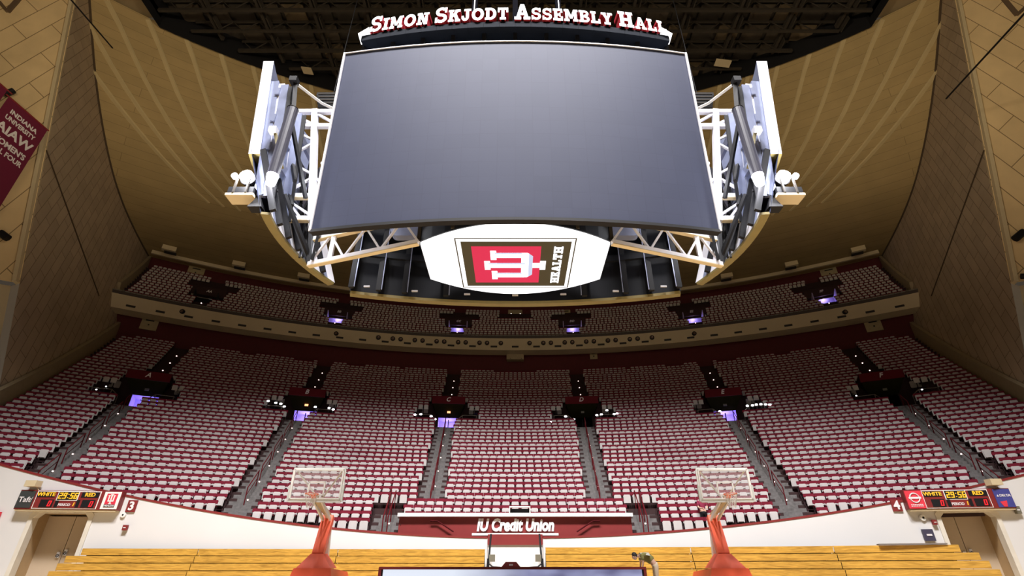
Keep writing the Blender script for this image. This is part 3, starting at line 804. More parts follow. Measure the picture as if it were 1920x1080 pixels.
# ------------------------------------------------------------------ balcony front fittings
for k in range(-17, 18):
    if k in (): continue
    a = rad(1.92) * k; x, Y = pol(RF - .03, a)
    b = MB(); b.box((x, Y, 23.55 + EYE), (.80, .1, .20), mat('vent slot', (.02, .015, .012), .6), rz=-a); b.box((x, Y - .03, 23.67 + EYE), (.86, .06, .03), m_cream, rz=-a)
    side = 'centre' if k == 0 else ('left half' if k < 0 else 'right half')
    tag(b.build('air_vent'), 'dark slot vent in the cream balcony front, %s' % side, 'vent', 'slot vents on the balcony front, %s' % side)
    if 1 <= abs(k) <= 6:
        for s in (-1, 1):
            aa = a + s * rad(.62); x, Y = pol(RF - .06, aa)
            b = MB(); b.tube((x, Y, 23.98 + EYE), (x - math.sin(aa) * .12, Y - math.cos(aa) * .12, 23.98 + EYE), .27, m_black, 14)
            b.tube((x, Y, 23.98 + EYE), (x - math.sin(aa) * .14, Y - math.cos(aa) * .14, 23.98 + EYE), .17, mat('lamp lens brown', (.16, .10, .08), .2), 12)
            b.ball((x - math.sin(aa) * .16 + .04, Y - .16, 24.02 + EYE), .06, mat('lens glint', (.6, .55, .5), .1), 6)
            tag(b.build('round_spotlight'), 'round dark spotlight between vents of the balcony front, %s half' % ('left' if k < 0 else 'right'), 'spotlight', 'round spotlights on the balcony front, %s half' % ('left' if k < 0 else 'right'))
for a, nm in ((-27.4, 'near the left end'), (-15.7, 'a third of the way from the left end'), (15.7, 'a third of the way from the right end'), (27.2, 'near the right end')):
    x, Y = pol(RF - .06, rad(a)); b = MB(); b.tube((x, Y + .1, 24.0 + EYE), (x, Y - .12, 24.0 + EYE), .25, m_black, 14); b.tube((x, Y + .1, 24.0 + EYE), (x, Y - .14, 24.0 + EYE), .15, mat('lamp lens brown', (.16, .10, .08), .2), 12)
    tag(b.build('round_spotlight'), 'single round spotlight on the balcony front %s' % nm, 'spotlight')
# lamp boxes over the balcony
for a in (-30.6, -25.3, -19.9, 19.9, 25.3, 30.4):
    x, Y = pol(84.6, rad(a)); b = MB(); b.box((x, Y, 34.85 + EYE), (1.5, .6, .6), m_cream_trim, rz=-rad(a)); b.box((x, Y + .4, 34.5 + EYE), (1.3, .6, .12), m_dark, rz=-rad(a))
    tag(b.build('lamp_box'), 'cream lamp box on the beam over the balcony, %s of three on the %s' % (('outermost' if abs(a) > 28 else 'middle' if abs(a) > 23 else 'innermost'), 'left' if a < 0 else 'right'), 'lamp box')
# notice boards / clocks on the back walls
for (R, a, h, w_, hh, nm) in ((RB - .1, -28.6, 34.55, 1.9, 1.5, 'upper back wall at the left end'), (RB - .1, 28.2, 34.55, 1.9, 1.5, 'upper back wall at the right end'), (RT - .1, -29.4, 22.7, 1.5, 1.3, 'lower back wall at the left end'), (RT - .1, 28.9, 22.7, 1.5, 1.3, 'lower back wall at the right end'), (RT - .1, 7.0, 22.9, .9, .9, 'lower back wall above entrance D'), (RB - .1, 5.0, 33.6, 1.1, 1.1, 'upper back wall under the scoreboard')):
    x, Y = pol(R, rad(a)); b = MB(); b.box((x, Y, h + EYE), (w_, .12, hh), mat('dull cream board', (.38, .31, .18), .7), rz=-rad(a)); b.box((x, Y - .08, h + EYE + hh * .3), (w_ * .5, .06, .12), m_black, rz=-rad(a)); b.box((x, Y - .08, h + EYE - .1), (.14, .06, .14), m_black, rz=-rad(a))
    tag(b.build('wall_notice'), 'small cream notice board on the %s' % nm, 'notice board')
for (R, h, nm) in ((RT - .5, 22.75, 'lower'), (RB - .5, 33.55, 'upper')):
    b = MB(); b.box((0, R + CY, h + EYE), (2.1, .8, .8), mat('shaded stringer', (.36, .29, .18), .8)); [b.box((q, R + CY - .42, h + EYE - .3), (.08, .06, .08), m_spark if nm == 'upper' else m_dark) for q in (-.6, .75)]
    tag(b.build('camera_booth'), 'cream box at the middle of the %s back wall' % nm, 'booth')

# ------------------------------------------------------------------ hanging scoreboard
J = thing('hanging_scoreboard', 'huge hanging centre scoreboard with four screens and lit hall name', 'scoreboard', (0, 12.95, 8.6))
J0 = Vector((0, 12.95, 8.6))
def jb(mb, name, m=None, par=None, label=None):
    mb.v = [tuple(Vector(p) - J0) for p in mb.v]; return mb.build(name, par or J, m, label)
def W3(x, y, h): return Vector((x, y, h + EYE))
NS = 24
def front_pts(off=0, hb=7.9, ht=14.56, flip=1):
    rows = []
    for r in range(13):
        f = r / 12; row = []
        for i in range(NS + 1):
            u = -1 + 2 * i / NS; yb = 10.6 + .55 * u * u; yt = 10.22 + .44 * u * u; y = yb + (yt - yb) * f + off
            row.append(tuple(W3(5.5 * u, y, hb + (ht - hb) * f)))
        rows.append(row)
    return rows
b = MB(); rows = front_pts()
b.grid(rows, m_screen, lambda p: (p[0] + 20, p[2])); o = jb(b, 'front_screen')
b = MB(); rw = front_pts(.04); rk = front_pts(.20)
n = NS
b.grid([[Vector(p) for p in r][::-1] for r in rk], m_blackgloss)
def rim(A, B, m):
    for p, q, r_, s_ in zip(A, A[1:], B, B[1:]): b.face([p, q, s_, r_], m)
b2 = b
rim(rw[0], rk[0], m_black); rim(rw[-1], rk[-1], m_steelwhite); rim([r[0] for r in rw], [r[0] for r in rk], m_steelwhite); rim([r[-1] for r in rw], [r[-1] for r in rk], m_steelwhite)
jb(b, 'front_cabinet')
b = MB(); F = front_pts(-.02)
for A in (F[-1],):
    for p, q in zip(A, A[1:]): b.bar(p, q, .03, m_steelwhite, .03)
for A in ([r[0] for r in F], [r[-1] for r in F]):
    b.bar(A[0], A[-1], .06, m_steelwhite, .08)
A = F[0]
for p, q in zip(A, A[1:]): b.bar(p, q, .07, m_black, .09)
jb(b, 'front_frame')
# rear screen seen from its back
b = MB(); rows = []; NSR = 20
for r in range(2):
    rows.append([tuple(W3(5.42 * (-1 + 2 * i / NSR), 14.55 + .75 * (1 - (-1 + 2 * i / NSR) ** 2), 7.95 + 5.4 * r)) for i in range(NSR + 1)])
b.grid(rows, m_blackgloss); rows2 = [[(x, y + .25, z) for x, y, z in r] for r in rows]; b.grid([r[::-1] for r in rows2], m_screen)
jb(b, 'rear_screen')
b = MB()
for p, q in zip(rows[0], rows[0][1:]): b.bar(Vector(p) + Vector((0, .1, -.04)), Vector(q) + Vector((0, .1, -.04)), .24, m_olive, .10)
jb(b, 'rear_edge_trim')
for u in (-.985, -.83, -.68, -.43, .43, .68, .83, .985):
    b = MB(); y = 14.5 + .75 * (1 - u * u); x = 5.42 * u
    b.bar(W3(x, y - .12, 8.0), W3(x, y - .12, 13.2), .16, m_black, .12); b.bar(W3(x + .12 * (1 if u < 0 else -1), y - .2, 8.0), W3(x + .12 * (1 if u < 0 else -1), y - .2, 13.2), .03, m_steelblue)
    jb(b, 'rear_upright')
for h_ in (9.35, 10.6, 11.9):
    b = MB(); P = [(p[0], p[1] - .22, h_ + EYE) for p in rows[0]]
    for p, q in zip(P, P[1:]): b.bar(p, q, .12, m_blackgloss, .22)
    jb(b, 'rear_crossbar')
for u in (-.9, -.62, -.3, 0, .3, .62, .9):
    y = 14.4 + .75 * (1 - u * u); b = MB(); b.box(W3(5.42 * u, y, 8.12), (.20, .05, .05), mat('soft tag', (.5, .5, .55)) if u else mat('pale tag', (.5, .5, .5))); jb(b, 'status_lamp')
for u in (-.64, .64):
    b = MB(); b.rbox(W3(5.42 * u, 13.9, 10.0), (1.3, .3, .8), .2, m_steelblue); jb(b, 'equipment_case')
# end screens (faces pointing to the ends of the hall), leaning outward
for s in (-1, 1):
    nm = 'left' if s < 0 else 'right'
    def E(xb, xt, y, h, hb=10.8, ht=15.0): return W3(s * (xb + (xt - xb) * (h - hb) / (ht - hb)), y, h)
    b = MB(); ys = [11.25 + .4 * i for i in range(10)]
    for y0, y1 in zip(ys, ys[1:]):
        bul = lambda y: .25 * (1 - ((y - 13.05) / 1.8) ** 2)
        for (xo, m) in ((.0, m_steelblue), (.34, m_screen)):
            b.face([E(7.6 + xo + bul(y0), 8.15 + xo + bul(y0), y0, 10.8), E(7.6 + xo + bul(y1), 8.15 + xo + bul(y1), y1, 10.8), E(7.6 + xo + bul(y1), 8.15 + xo + bul(y1), y1, 15.0), E(7.6 + xo + bul(y0), 8.15 + xo + bul(y0), y0, 15.0)], m)
        b.face([E(7.6 + bul(y0), 8.15, y0, 10.8), E(7.94 + bul(y0), 8.5, y0, 10.8), E(7.94 + bul(y1), 8.5, y1, 10.8), E(7.6 + bul(y1), 8.15, y1, 10.8)], m_olive)
    for y in (ys[0], ys[-1]):
        b.face([E(7.6, 8.15, y, 10.8), E(7.94, 8.5, y, 10.8), E(7.94, 8.5, y, 15), E(7.6, 8.15, y, 15)], m_steelwhite)
    jb(b, 'end_screen')
    b = MB()
    for (x1, x2, m, w_) in ((7.52, 8.05, m_steelblue, .12), (7.38, 7.85, m_steelwhite, .05), (7.25, 7.7, m_steelblue, .10), (7.15, 7.55, m_black, .05)):
        b.bar(E(x1, x2, 11.4, 9.3), E(x1, x2, 11.4, 14.4 - (8 - x1) * .6), w_, m, .25)
        b.bar(E(x1, x2, 12.6, 9.3), E(x1, x2, 12.6, 14.4 - (8 - x1) * .6), w_, m, .25)
    for h_ in (11.2, 12.4, 13.6): b.bar(E(7.4, 7.9, 11.3, h_), E(7.4, 7.9, 14.8, h_), .12, m_steelblue, .3)
    jb(b, 'end_screen_backing')
    # lower ribbon behind the frame: curved white backed panel with olive lip
    b = MB(); lip = MB(); N = 12; st = MB()
    for i in range(N):
        f0, f1 = i / N, (i + 1) / N
        def rb(f, h):
            y = 11.2 + 3.95 * f; x = 6.75 + .30 * (1 - (2 * f - 1) ** 2) - .55 * f + (h - 8.6) * .36
            return W3(s * x, y, h)
        b.face([rb(f0, 8.6), rb(f1, 8.6), rb(f1, 11.0), rb(f0, 11.0)], m_steelwhite if i % 3 != 1 else m_steelblue)
        o_ = Vector((s * .28, 0, 0))
        b.face([rb(f0, 8.6) + o_, rb(f1, 8.6) + o_, rb(f1, 11.0) + o_, rb(f0, 11.0) + o_], m_screen)
        lip.bar(rb(f0, 8.56) + o_ * .5, rb(f1, 8.56) + o_ * .5, .24, m_olive, .08)
        if i % 2 == 0: st.bar(rb(f0, 8.65) - o_ * .3, rb(f0, 10.9) - o_ * .3, .11, m_black, .16)
    jb(b, 'ribbon_panel'); jb(lip, 'ribbon_edge_trim'); jb(st, 'ribbon_stiffener')
    # white cross frame between the end screen and the front screen
    def Fp(k, h): return W3(s * (6.38 + k + (h - 9.63) * .170), 12.85, h)
    for k_ in (0, .95):
        fr = MB(); fr.bar(Fp(k_, 9.5), Fp(k_, 14.42), .20, m_steelwhite, .20); jb(fr, 'frame_post')
    for h_, xe in ((14.35, 3.5), (13.64, 3.5), (10.5, 5.3), (9.6, 5.3)):
        fr = MB(); fr.bar(Fp(1.05, h_), W3(s * xe, 12.85, h_), .15, m_steelwhite, .15)
        if h_ < 12: fr.bar(Fp(1.05, h_ - .085), W3(s * xe, 12.85, h_ - .085), .16, m_cream_trim, .03)
        jb(fr, 'frame_beam')
    for (ka, ha, kb, hb2) in ((.95, 13.55, 0, 12.95), (0, 12.85, .95, 12.15), (.95, 12.05, 0, 11.4), (0, 11.3, .95, 10.6), (.95, 10.45, 0, 9.7), (.4, 9.7, .85, 10.4), (.95, 14.3, 0, 13.7)):
        fr = MB(); fr.bar(Fp(ka, ha), Fp(kb, hb2), .075, m_steelwhite); jb(fr, 'frame_brace')
    for (ka, ha, kb, hb2) in ((0, 14.3, -.8, 13.7), (0, 11.3, -.9, 10.6), (0, 10.4, -.7, 11.2), (-.25, 11.9, -1.0, 11.9), (0, 10.4, -.8, 9.7)):
        fr = MB(); fr.bar(Fp(ka, ha), Fp(kb, hb2), .08, m_steelwhite); jb(fr, 'frame_brace')
    for (ka, ha, kb, hb2) in ((.75, 13.4, .55, 10.6), (.3, 12.4, .6, 10.4), (.2, 11.0, .75, 9.7)):
        fr = MB(); fr.bar(Fp(ka, ha) + Vector((0, .5, 0)), Fp(kb, hb2) + Vector((0, .5, 0)), .07, m_black); jb(fr, 'dark_brace')
    # lower trusses from the hub to the outer corner
    for (hx, hy, ox, oy, oh) in ((2.7, 11.75, 6.15, 12.85, 7.92),):
        tr = MB(); a_, c_ = W3(s * hx, hy, 7.98), W3(s * ox, oy, oh); up = Vector((0, 0, .92))
        for off in (Vector((0, 0, 0)), up): tr.bar(a_ + off, c_ + off, .13, m_steelwhite, .13); tr.bar(a_ + off - Vector((0, 0, .075)), c_ + off - Vector((0, 0, .075)), .14, m_cream_trim, .03)
        jb(tr, 'lower_truss_chord')
        tr = MB(); K = 6
        for j in range(K):
            p = a_.lerp(c_, j / K); q = a_.lerp(c_, (j + 1) / K); tr.bar(p + (up if j % 2 else Vector()), q + (Vector() if j % 2 else up), .06, m_steelwhite)
        tr.bar(a_.lerp(c_, .8), a_.lerp(c_, .8) + up, .13, m_steelwhite, .1)
        jb(tr, 'lower_truss_brace')
    tr = MB(); tr.bar(W3(s * 6.15, 12.85, 7.95), Fp(0, 9.6), .12, m_black, .1); tr.bar(W3(s * 6.0, 12.7, 8.0), W3(s * 5.95, 12.6, 9.6), .08, m_black); tr.bar(W3(s * 6.1, 13.0, 8.0), W3(s * 6.9, 11.9, 9.8), .10, m_black); tr.bar(Fp(.6, 9.6), W3(s * 6.2, 12.9, 8.0), .09, m_black)
    for q in range(4): tr.bar(W3(s * (6.2 + .1 * q), 12.9, 8.2), W3(s * (6.6 + .1 * q), 13.6, 11.5), .06, m_black)
    for y_, h0_, h1_ in ((12.2, 10.5, 9.6), (12.0, 11.5, 10.4), (13.4, 11.8, 9.4), (13.8, 13.0, 10.8)):
        tr.bar(W3(s * 6.75, y_, h1_), W3(s * 7.25, y_ + .5, h0_), .09, m_black, .12)
    jb(tr, 'black_brace')
    # beams with black braces behind the end screen
    tr = MB(); tr.bar(W3(s * 7.2, 11.25, 13.9), W3(s * 7.0, 11.4, 12.2), .13, m_black, .13); tr.bar(W3(s * 7.3, 11.2, 11.6), W3(s * 6.85, 11.3, 10.3), .10, m_olive, .10); tr.bar(W3(s * 7.0, 11.4, 12.2), W3(s * 6.4, 12.2, 9.9), .10, m_black)
    tr.box(W3(s * 7.22, 11.2, 13.95), (.24, .24, .2), m_black); tr.box(W3(s * 7.35, 11.15, 11.65), (.22, .2, .2), m_steelwhite)
    jb(tr, 'bracket_arm')
    tr = MB(); P = [W3(s * 7.1, 11.3, 13.85), W3(s * 6.5, 11.9, 13.7), W3(s * 5.3, 12.4, 13.4)]; tr.path(P, .045, m_white, 8); jb(tr, 'cable_bundle')
    tr = MB(); tr.tube(W3(s * 6.86, 11.0, 9.75), W3(s * 6.86, 11.0, 12.4), .165, mat('dark grey tube', (.055, .055, .075), .35), 16); tr.torus(W3(s * 6.86, 11.0, 12.4), .155, .02, m_black); jb(tr, 'hanging_tube')
    tr = MB(); tr.tube(W3(s * 6.86, 11.0, 9.42), W3(s * 6.86, 11.0, 9.74), .12, m_lamp, 12, .16); jb(tr, 'tube_lamp')
    lamp('POINT', W3(s * 6.7, 10.9, 9.3), 70, (.90, .92, 1), .1)
    # floodlight
    tr = MB(); c = W3(s * 7.72, 11.25, 9.87); tr.tube(c, c + Vector((0, -.12, 0)), .19, m_lamp, 16); tr.tube(c + Vector((s * .35, 0, .02)), c + Vector((s * .35, -.1, .02)), .09, m_spark, 10); jb(tr, 'floodlight_lens')
    tr = MB(); tr.tube(c + Vector((0, .02, 0)), c + Vector((0, .35, 0)), .23, m_black, 14, .15); tr.box(c + Vector((s * .02, .1, -.52)), (.72, .4, .22), m_black); tr.box(c + Vector((s * .02, .1, -.68)), (.78, .44, .08), m_cream); tr.box(c + Vector((s * -.15, -.12, -.38)), (.05, .05, .5), m_dark); tr.box(c + Vector((s * .2, -.12, -.38)), (.05, .05, .5), m_dark); tr.bar(c + Vector((0, .2, -.3)), W3(s * 6.95, 11.6, 9.7), .08, m_black); jb(tr, 'floodlight_body')
    lamp('POINT', c + Vector((s * .05, -.35, 0)), 160, (.92, .93, 1), .12)
    tr = MB(); p = W3(s * 7.25, 11.2, 8.95); tr.raw([p + Vector(v) for v in ((-.2, 0, -.15), (.2, 0, -.15), (.2, .3, -.15), (-.2, .3, -.15), (0, .1, .35))], [(0, 1, 4), (1, 2, 4), (2, 3, 4), (3, 0, 4), (3, 2, 1, 0)], m_black); tr.bar(p + Vector((0, .1, .3)), W3(s * 7.0, 11.6, 9.7), .04, m_black); jb(tr, 'small_horn')
# point lights added inside the frame, without fixtures, to make the white steel glow
for s in (-1, 1):
    lamp('POINT', W3(s * 5.9, 12.1, 10.9), 110, (.90, .92, 1), .2)
    lamp('POINT', W3(s * 5.7, 13.6, 9.3), 35, (.90, .92, 1), .2)
# central hub and underside display
def hexout(k=1.0, n=14):
    o = [];
    for i in range(n + 1): u = -1 + 2 * i / n; o.append((2.67 * u * k, 12.86 + (-1.0 - .92 * (1 - u * u)) * k))
    for i in range(n + 1): u = 1 - 2 * i / n; o.append((2.67 * u * k, 12.86 + (.98 + .98 * (1 - u * u)) * k))
    return o
b = MB(); b.slab(hexout(1.015), 8.06 + EYE, 9.8 + EYE, m_blackgloss); jb(b, 'hub_housing')
for sx in (-2.72, -1.7, 1.7, 2.72):
    b = MB(); b.bar(W3(sx, 11.6 + (.25 if abs(sx) > 2 else -.3), 8.1), W3(sx, 11.6 + (.25 if abs(sx) > 2 else -.3), 9.8), .1, m_dark); jb(b, 'hub_post')
b = MB(); b.slab(hexout(), 7.99 + EYE, 8.055 + EYE, m_screen_white); us = jb(b, 'underside_screen')
zz = 7.985 + EYE
def flat(mb, pts, m, k): mb.slab([p for p in pts], zz - .004 * k, zz, m)
g = MB()
def fr(x0, y0, x1, y1, t, m, k):
    flat(g, [(x0, y0), (x1, y0), (x1, y0 + t), (x0, y0 + t)], m, k); flat(g, [(x0, y1 - t), (x1, y1 - t), (x1, y1), (x0, y1)], m, k)
    flat(g, [(x0, y0), (x0 + t, y0), (x0 + t, y1), (x0, y1)], m, k); flat(g, [(x1 - t, y0), (x1, y0), (x1, y1), (x1 - t, y1)], m, k)
fr(-1.69, 11.57, 1.71, 14.38, .035, m_scr_brown, 1)
flat(g, [(-1.53, 11.73), (1.58, 11.73), (1.58, 14.25), (-1.53, 14.25)], m_scr_brown, 2)
flat(g, [(-1.25, 11.96), (.74, 11.96), (.74, 14.02), (-1.25, 14.02)], m_scr_red, 3)
def sq(x0, y0, x1, y1, m=m_led_white, k=5): flat(g, [(x0, y0), (x1, y0), (x1, y1), (x0, y1)], m, k)
# trident letters lying on their side
for (y, x0) in ((12.42, -.72), (13.55, -.72)):
    sq(x0, y - .24, x0 + .17, y + .24); sq(x0 + .1, y - .13, .28, y + .13)
sq(-.92, 12.74, -.75, 13.22); sq(-.8, 12.85, .8, 13.11); sq(.74, 12.74, .91, 13.22)
flat(g, [(.18, 12.29), (.36, 12.29), (.52, 12.47), (.52, 13.50), (.36, 13.68), (.18, 13.68)], m_led_white, 4)
flat(g, [(.40, 12.33), (.52, 12.47), (.52, 13.50), (.40, 13.64)], m_scr_shade, 6)
sq(-.8, 12.85, .3, 12.90, m_scr_shade, 6); sq(-.6, 12.29, .2, 12.34, m_scr_shade, 6); sq(-.6, 13.42, .2, 13.47, m_scr_shade, 6)
sq(-.62, 12.555, .2, 12.845, m_scr_red, 7) if False else None
# HEALTH reading from the far edge to the near edge
MH = Matrix(((0, 0, -1), (0, 1, 0), (-1, 0, 0)))
pos = 0; hs = .335
tot = sum(GL[c][0] * hs + .045 for c in 'HEALTH') - .045
yc = 13.0 + tot / 2
for ch in 'HEALTH':
    wd, ps = GL[ch]
    for n_, o_ in enumerate(ps):
        flat(g, [(1.37 - z * .26, yc - pos - x * hs) for x, z in o_], m_led_white, 5 + n_ % 3)
    pos += wd * hs + .045
jb(g, 'sponsor_logo', par=None)
# name sign
def arcpos(sx):
    return Vector((sx, 10.18 + .5 * (sx / 5.0) ** 2, 0)), math.atan(2 * .5 * sx / 25.0)
b = MB(); P = []
for i in range(21):
    x = -5.0 + .5 * i; p, a_ = arcpos(x); P.append(p + Vector((0, .12, 15.2 + EYE)))
for p, q in zip(P, P[1:]): b.bar(p, q, .5, mat('blue black beam', (.006, .009, .016), .9, spec=.1), .26)
jb(b, 'sign_beam')
b = MB()
for p in P[::2]:
    b = MB(); b.bar(p, p - Vector((0, -.1, .62)), .12, m_black); jb(b, 'sign_support')
words = [('S', 'IMON'), ('S', 'KJODT'), ('A', 'SSEMBLY'), ('H', 'ALL')]
BH, SH, GAP, WG = .80, .62, .055, .26
tot = sum(GL[a][0] * BH * .92 + GAP + sum(GL[c][0] * SH + GAP for c in r) for a, r in words) + WG * 3
fac = 9.62 / tot; x = -4.76
for a, r in words:
    for n_, ch in enumerate(a + r):
        hgt = BH if n_ == 0 else SH; wdt = GL[ch][0] * hgt * fac
        p, an = arcpos(x + wdt / 2); M = Matrix.Rotation(an, 3, 'Z') @ Matrix.Diagonal((fac, 1, 1))
        b = MB(); c = p + Vector((0, 0, 15.36 + EYE)); glyph(b, ch, M, c, hgt, .36, m_led_white, mat('maroon letter side', (.35, .02, .035), .4), x0=-GL[ch][0] * hgt / 2)
        jb(b, 'sign_letter'); x += wdt + GAP * fac
    x += WG * fac
for s in (-1, 1):
    p, an = arcpos(s * 4.95); b = MB(); b.raw([p + Vector(v) + Vector((0, 0, 15.33 + EYE)) for v in ((-.2, -.2, 0), (.2, -.2, 0), (-s * .12, -.2, .34), (-.2, .2, 0), (.2, .2, 0), (-s * .12, .2, .34))], [(0, 1, 2), (3, 5, 4), (0, 3, 4, 1), (1, 4, 5, 2), (2, 5, 3, 0)], m_led_white); jb(b, 'sign_end_cap')
for x in (-1.6, 0, 1.7):
    b = MB(); b.box(W3(x, 12.2, (15 + 50.5) / 2), (.2, .2, 35.5), mat('matt black column', (.006, .006, .008), 1.0, spec=0)); jb(b, 'hoist_column')
for x in (-1.45, 1.55):
    b = MB(); b.tube(W3(x, 10.9, 15.3), W3(x, 11.2, 50.5), .02, m_steelwhite, 6); jb(b, 'steel_cable')
b = MB()
for s in (-1, 1):
    b.box(W3(s * 3.0, 12.4, 14.4), (3.6, 3.0, .25), m_black); 
jb(b, 'top_platform')

# loudspeaker clusters hung behind the scoreboard
for s in (-1, 1):
    T = thing('speaker_cluster', 'black loudspeaker cluster hung behind the scoreboard, %s side' % ('left' if s < 0 else 'right'), 'loudspeaker', tuple(W3(s * 10.4, 20, 22.9)))
    for k in range(4):
        b = MB(); b.box((s * -.1 * k, -.05 * k, .42 - .30 * k), (1.5, .8, .27), m_black, M=Matrix.Rotation(.12 * k, 3, 'X')); b.box((s * -.1 * k, -.42 - .05 * k, .42 - .30 * k), (1.3, .03, .05), m_dark); b.build('speaker_box', T)
    b = MB(); b.bar((-.6, 0, .62), (.6, 0, .62), .05, m_greenbox); b.tube((0, 0, .6), (0, 0, 27.6), .03, m_black, 6); b.build('hanging_cable', T)

# ------------------------------------------------------------------ court side: wall boards, doors, signs
DIG = {'0': 'abcdef', '1': 'bc', '2': 'abged', '9': 'abcdfg', '5': 'afgcd', '6': 'afgedc'}
def seven(mb, ch, x, z, h, M, c, m):
    w_ = h * .55; t = h * .16; sl = .12
    seg = {'a': (0, h - t, w_, h), 'g': (0, h / 2 - t / 2, w_, h / 2 + t / 2), 'd': (0, 0, w_, t), 'f': (0, h / 2, t, h), 'b': (w_ - t, h / 2, w_, h), 'e': (0, 0, t, h / 2), 'c': (w_ - t, 0, w_, h / 2)}
    for k in DIG[ch]:
        x0, z0, x1, z1 = seg[k]; mb.prism([(x + x0 + z0 * sl, z + z0), (x + x1 + z0 * sl, z + z0), (x + x1 + z1 * sl, z + z1), (x + x0 + z1 * sl, z + z1)], .02, c, M, m)
for s in (-1, 1):
    xa = {-1: 20.15, 1: 19.72}[s]; X = s * xa; Y = wall_y(X)
    sl = -2 * (.003 if s < 0 else .0042) * X; an = math.atan(sl)
    side = 'left' if s < 0 else 'right'
    T = thing('wall_scoreboard', 'maroon wall scoreboard reading 29:56 over the %s doorway, %s advert panels' % (side, 'grey and white' if s < 0 else 'red and blue'), 'scoreboard', (X, Y - .18, 3.42), an); T.scale = (.87, 1, .87)
    b = MB(); b.box((0, 0, 0), (4.9, .32, .92), m_maroon); b.build('case', T)
    b = MB(); b.box((0, .02, -.49), (4.8, .3, .1), m_cream_trim); b.build('bottom_trim', T)
    I = Matrix.Identity(3)
    b = MB(); b.box((-.1, -.165, .0), (3.06, .02, .86), m_white); b.box((-.1, -.18, 0), (2.98, .02, .78), m_maroon); b.build('face', T)
    def pnl(x, z, w_, h_, m, nm, y=-.195):
        q = MB(); q.box((x, y, z), (w_, .015, h_), m); return q.build(nm, T)
    pnl(-1.15, .25, .84, .26, m_black, 'name_window'); pnl(.95, .25, .84, .26, m_black, 'name_window')
    pnl(-.1, .19, 1.02, .46, m_white, 'clock_border'); pnl(-.1, .19, .94, .39, m_black, 'clock_window', -.205)
    pnl(-1.0, -.18, .62, .36, m_black, 'score_window'); pnl(.98, -.18, .62, .36, m_black, 'score_window'); pnl(-.52, -.18, .16, .36, m_black, 'foul_window'); pnl(.48, -.18, .16, .36, m_black, 'foul_window')
    b = MB(); text(b, 'WHITE', .25, I, (-1.15, -.21, .25), m_amber, .01, .006, 0, sx=1.1); text(b, 'RED', .25, I, (.95, -.21, .25), m_amber, .01, .006, 0, sx=1.1); b.build('team_names', T)
    b = MB(); xx = -.54
    for ch in '29:56':
        if ch == ':': b.box((xx + .05, -.22, .10), (.04, .02, .04), m_amber); b.box((xx + .06, -.22, .26), (.04, .02, .04), m_amber); xx += .12
        else: seven(b, ch, xx, .05, .29, I, (0, -.22, 0), m_amber); xx += .205
    b.build('clock_digits', T)
    b = MB(); seven(b, '0', -.93, -.32, .27, I, (0, -.21, 0), m_red_led); seven(b, '0', 1.05, -.32, .27, I, (0, -.21, 0), m_red_led); b.build('score_digits', T)
    b = MB(); text(b, 'PERIOD', .17, I, (-.13, -.2, -.24), m_print, .01, .004); seven(b, '1', .22, -.30, .18, I, (0, -.21, 0), m_amber); b.build('period_label', T)
    if s < 0:
        pnl(-2.07, 0, .72, .80, mat('charcoal sign', (.04, .045, .045), .5), 'advert_panel', -.175); b = MB(); text(b, 'Taft', .36, I, (-2.07, -.2, -.02), m_print, .01, .004); b.bar((-1.80, -.2, -.12), (-1.73, -.2, .12), .015, m_print); b.build('advert_text', T)
        pnl(2.02, 0, .80, .84, m_white, 'advert_panel', -.175); pnl(2.02, .0, .52, .66, mat('red logo field', (.62, .03, .06), .5), 'logo_field', -.187)
        b = MB()
        for p in ((-.12, .1), (.12, .1)): b.box((2.02 + p[0], -.2, p[1]), (.055, .012, .26), m_white); b.box((2.02 + p[0], -.2, .23), (.12, .012, .04), m_white)
        b.box((2.02, -.2, .06), (.06, .012, .44), m_white); b.box((2.02, -.2, .28), (.14, .012, .04), m_white); b.box((2.02, -.2, -.16), (.14, .012, .04), m_white); b.box((2.02, -.2, -.03), (.28, .012, .06), m_white)
        b.build('logo', T)
        b = MB(); b.box((2.02, -.197, -.26), (.52, .01, .13), mat('charcoal sign', (.04, .045, .045))); text(b, 'HEALTH', .11, I, (2.02, -.21, -.26), m_print, .01, .003, sx=1.15); b.build('logo_caption', T)
    else:
        pnl(-2.02, 0, .80, .84, mat('red sign', (.68, .035, .06), .5), 'advert_panel', -.175)
        b = MB(); b.torus((-2.02, -.19, .08), .22, .028, m_print, 20, 5, Matrix.Rotation(PI / 2, 3, 'X')); b.box((-2.02, -.2, .08), (.58, .012, .09), m_print); b.build('ring_logo', T)
        b = MB()
        for z_ in (-.24, -.31):
            for q in range(7): b.box((-2.27 + q * .083, -.19, z_), (.06, .01, .035), m_print)
        b.build('caption_bars', T)
        pnl(2.05, 0, .76, .84, mat('blue sign', (.055, .06, .26), .5), 'advert_panel', -.175)
        b = MB(); text(b, 'DELTA', .15, I, (2.14, -.19, .12), m_print, .01, .004, sx=1.1); b.prism([(1.76, .07), (1.86, .07), (1.81, .17)], .012, (0, -.19, 0), I, m_print); b.build('advert_text', T)
        b = MB(); b.prism([(1.80, -.16), (2.12, -.12), (2.06, -.40), (1.90, -.40)], .012, (0, -.19, 0), I, mat('red sign', (.68, .035, .06))); b.build('red_emblem', T)
    # number plate
    nx = s * (17.62 if s < 0 else 17.3); b = MB(); b.box((0, 0, 0), (.40, .05, .50), m_maroon); 
    T2 = thing('number_plate', 'small maroon plate numbered %s beside the %s wall scoreboard' % ('3' if s < 0 else '4', side), 'sign', (nx, wall_y(nx) - .04, 3.22), an); b.build('plate', T2)
    b = MB(); text(b, '3' if s < 0 else '4', .50, I, (0, -.04, -.01), m_print, .02, .015); b.build('numeral', T2)
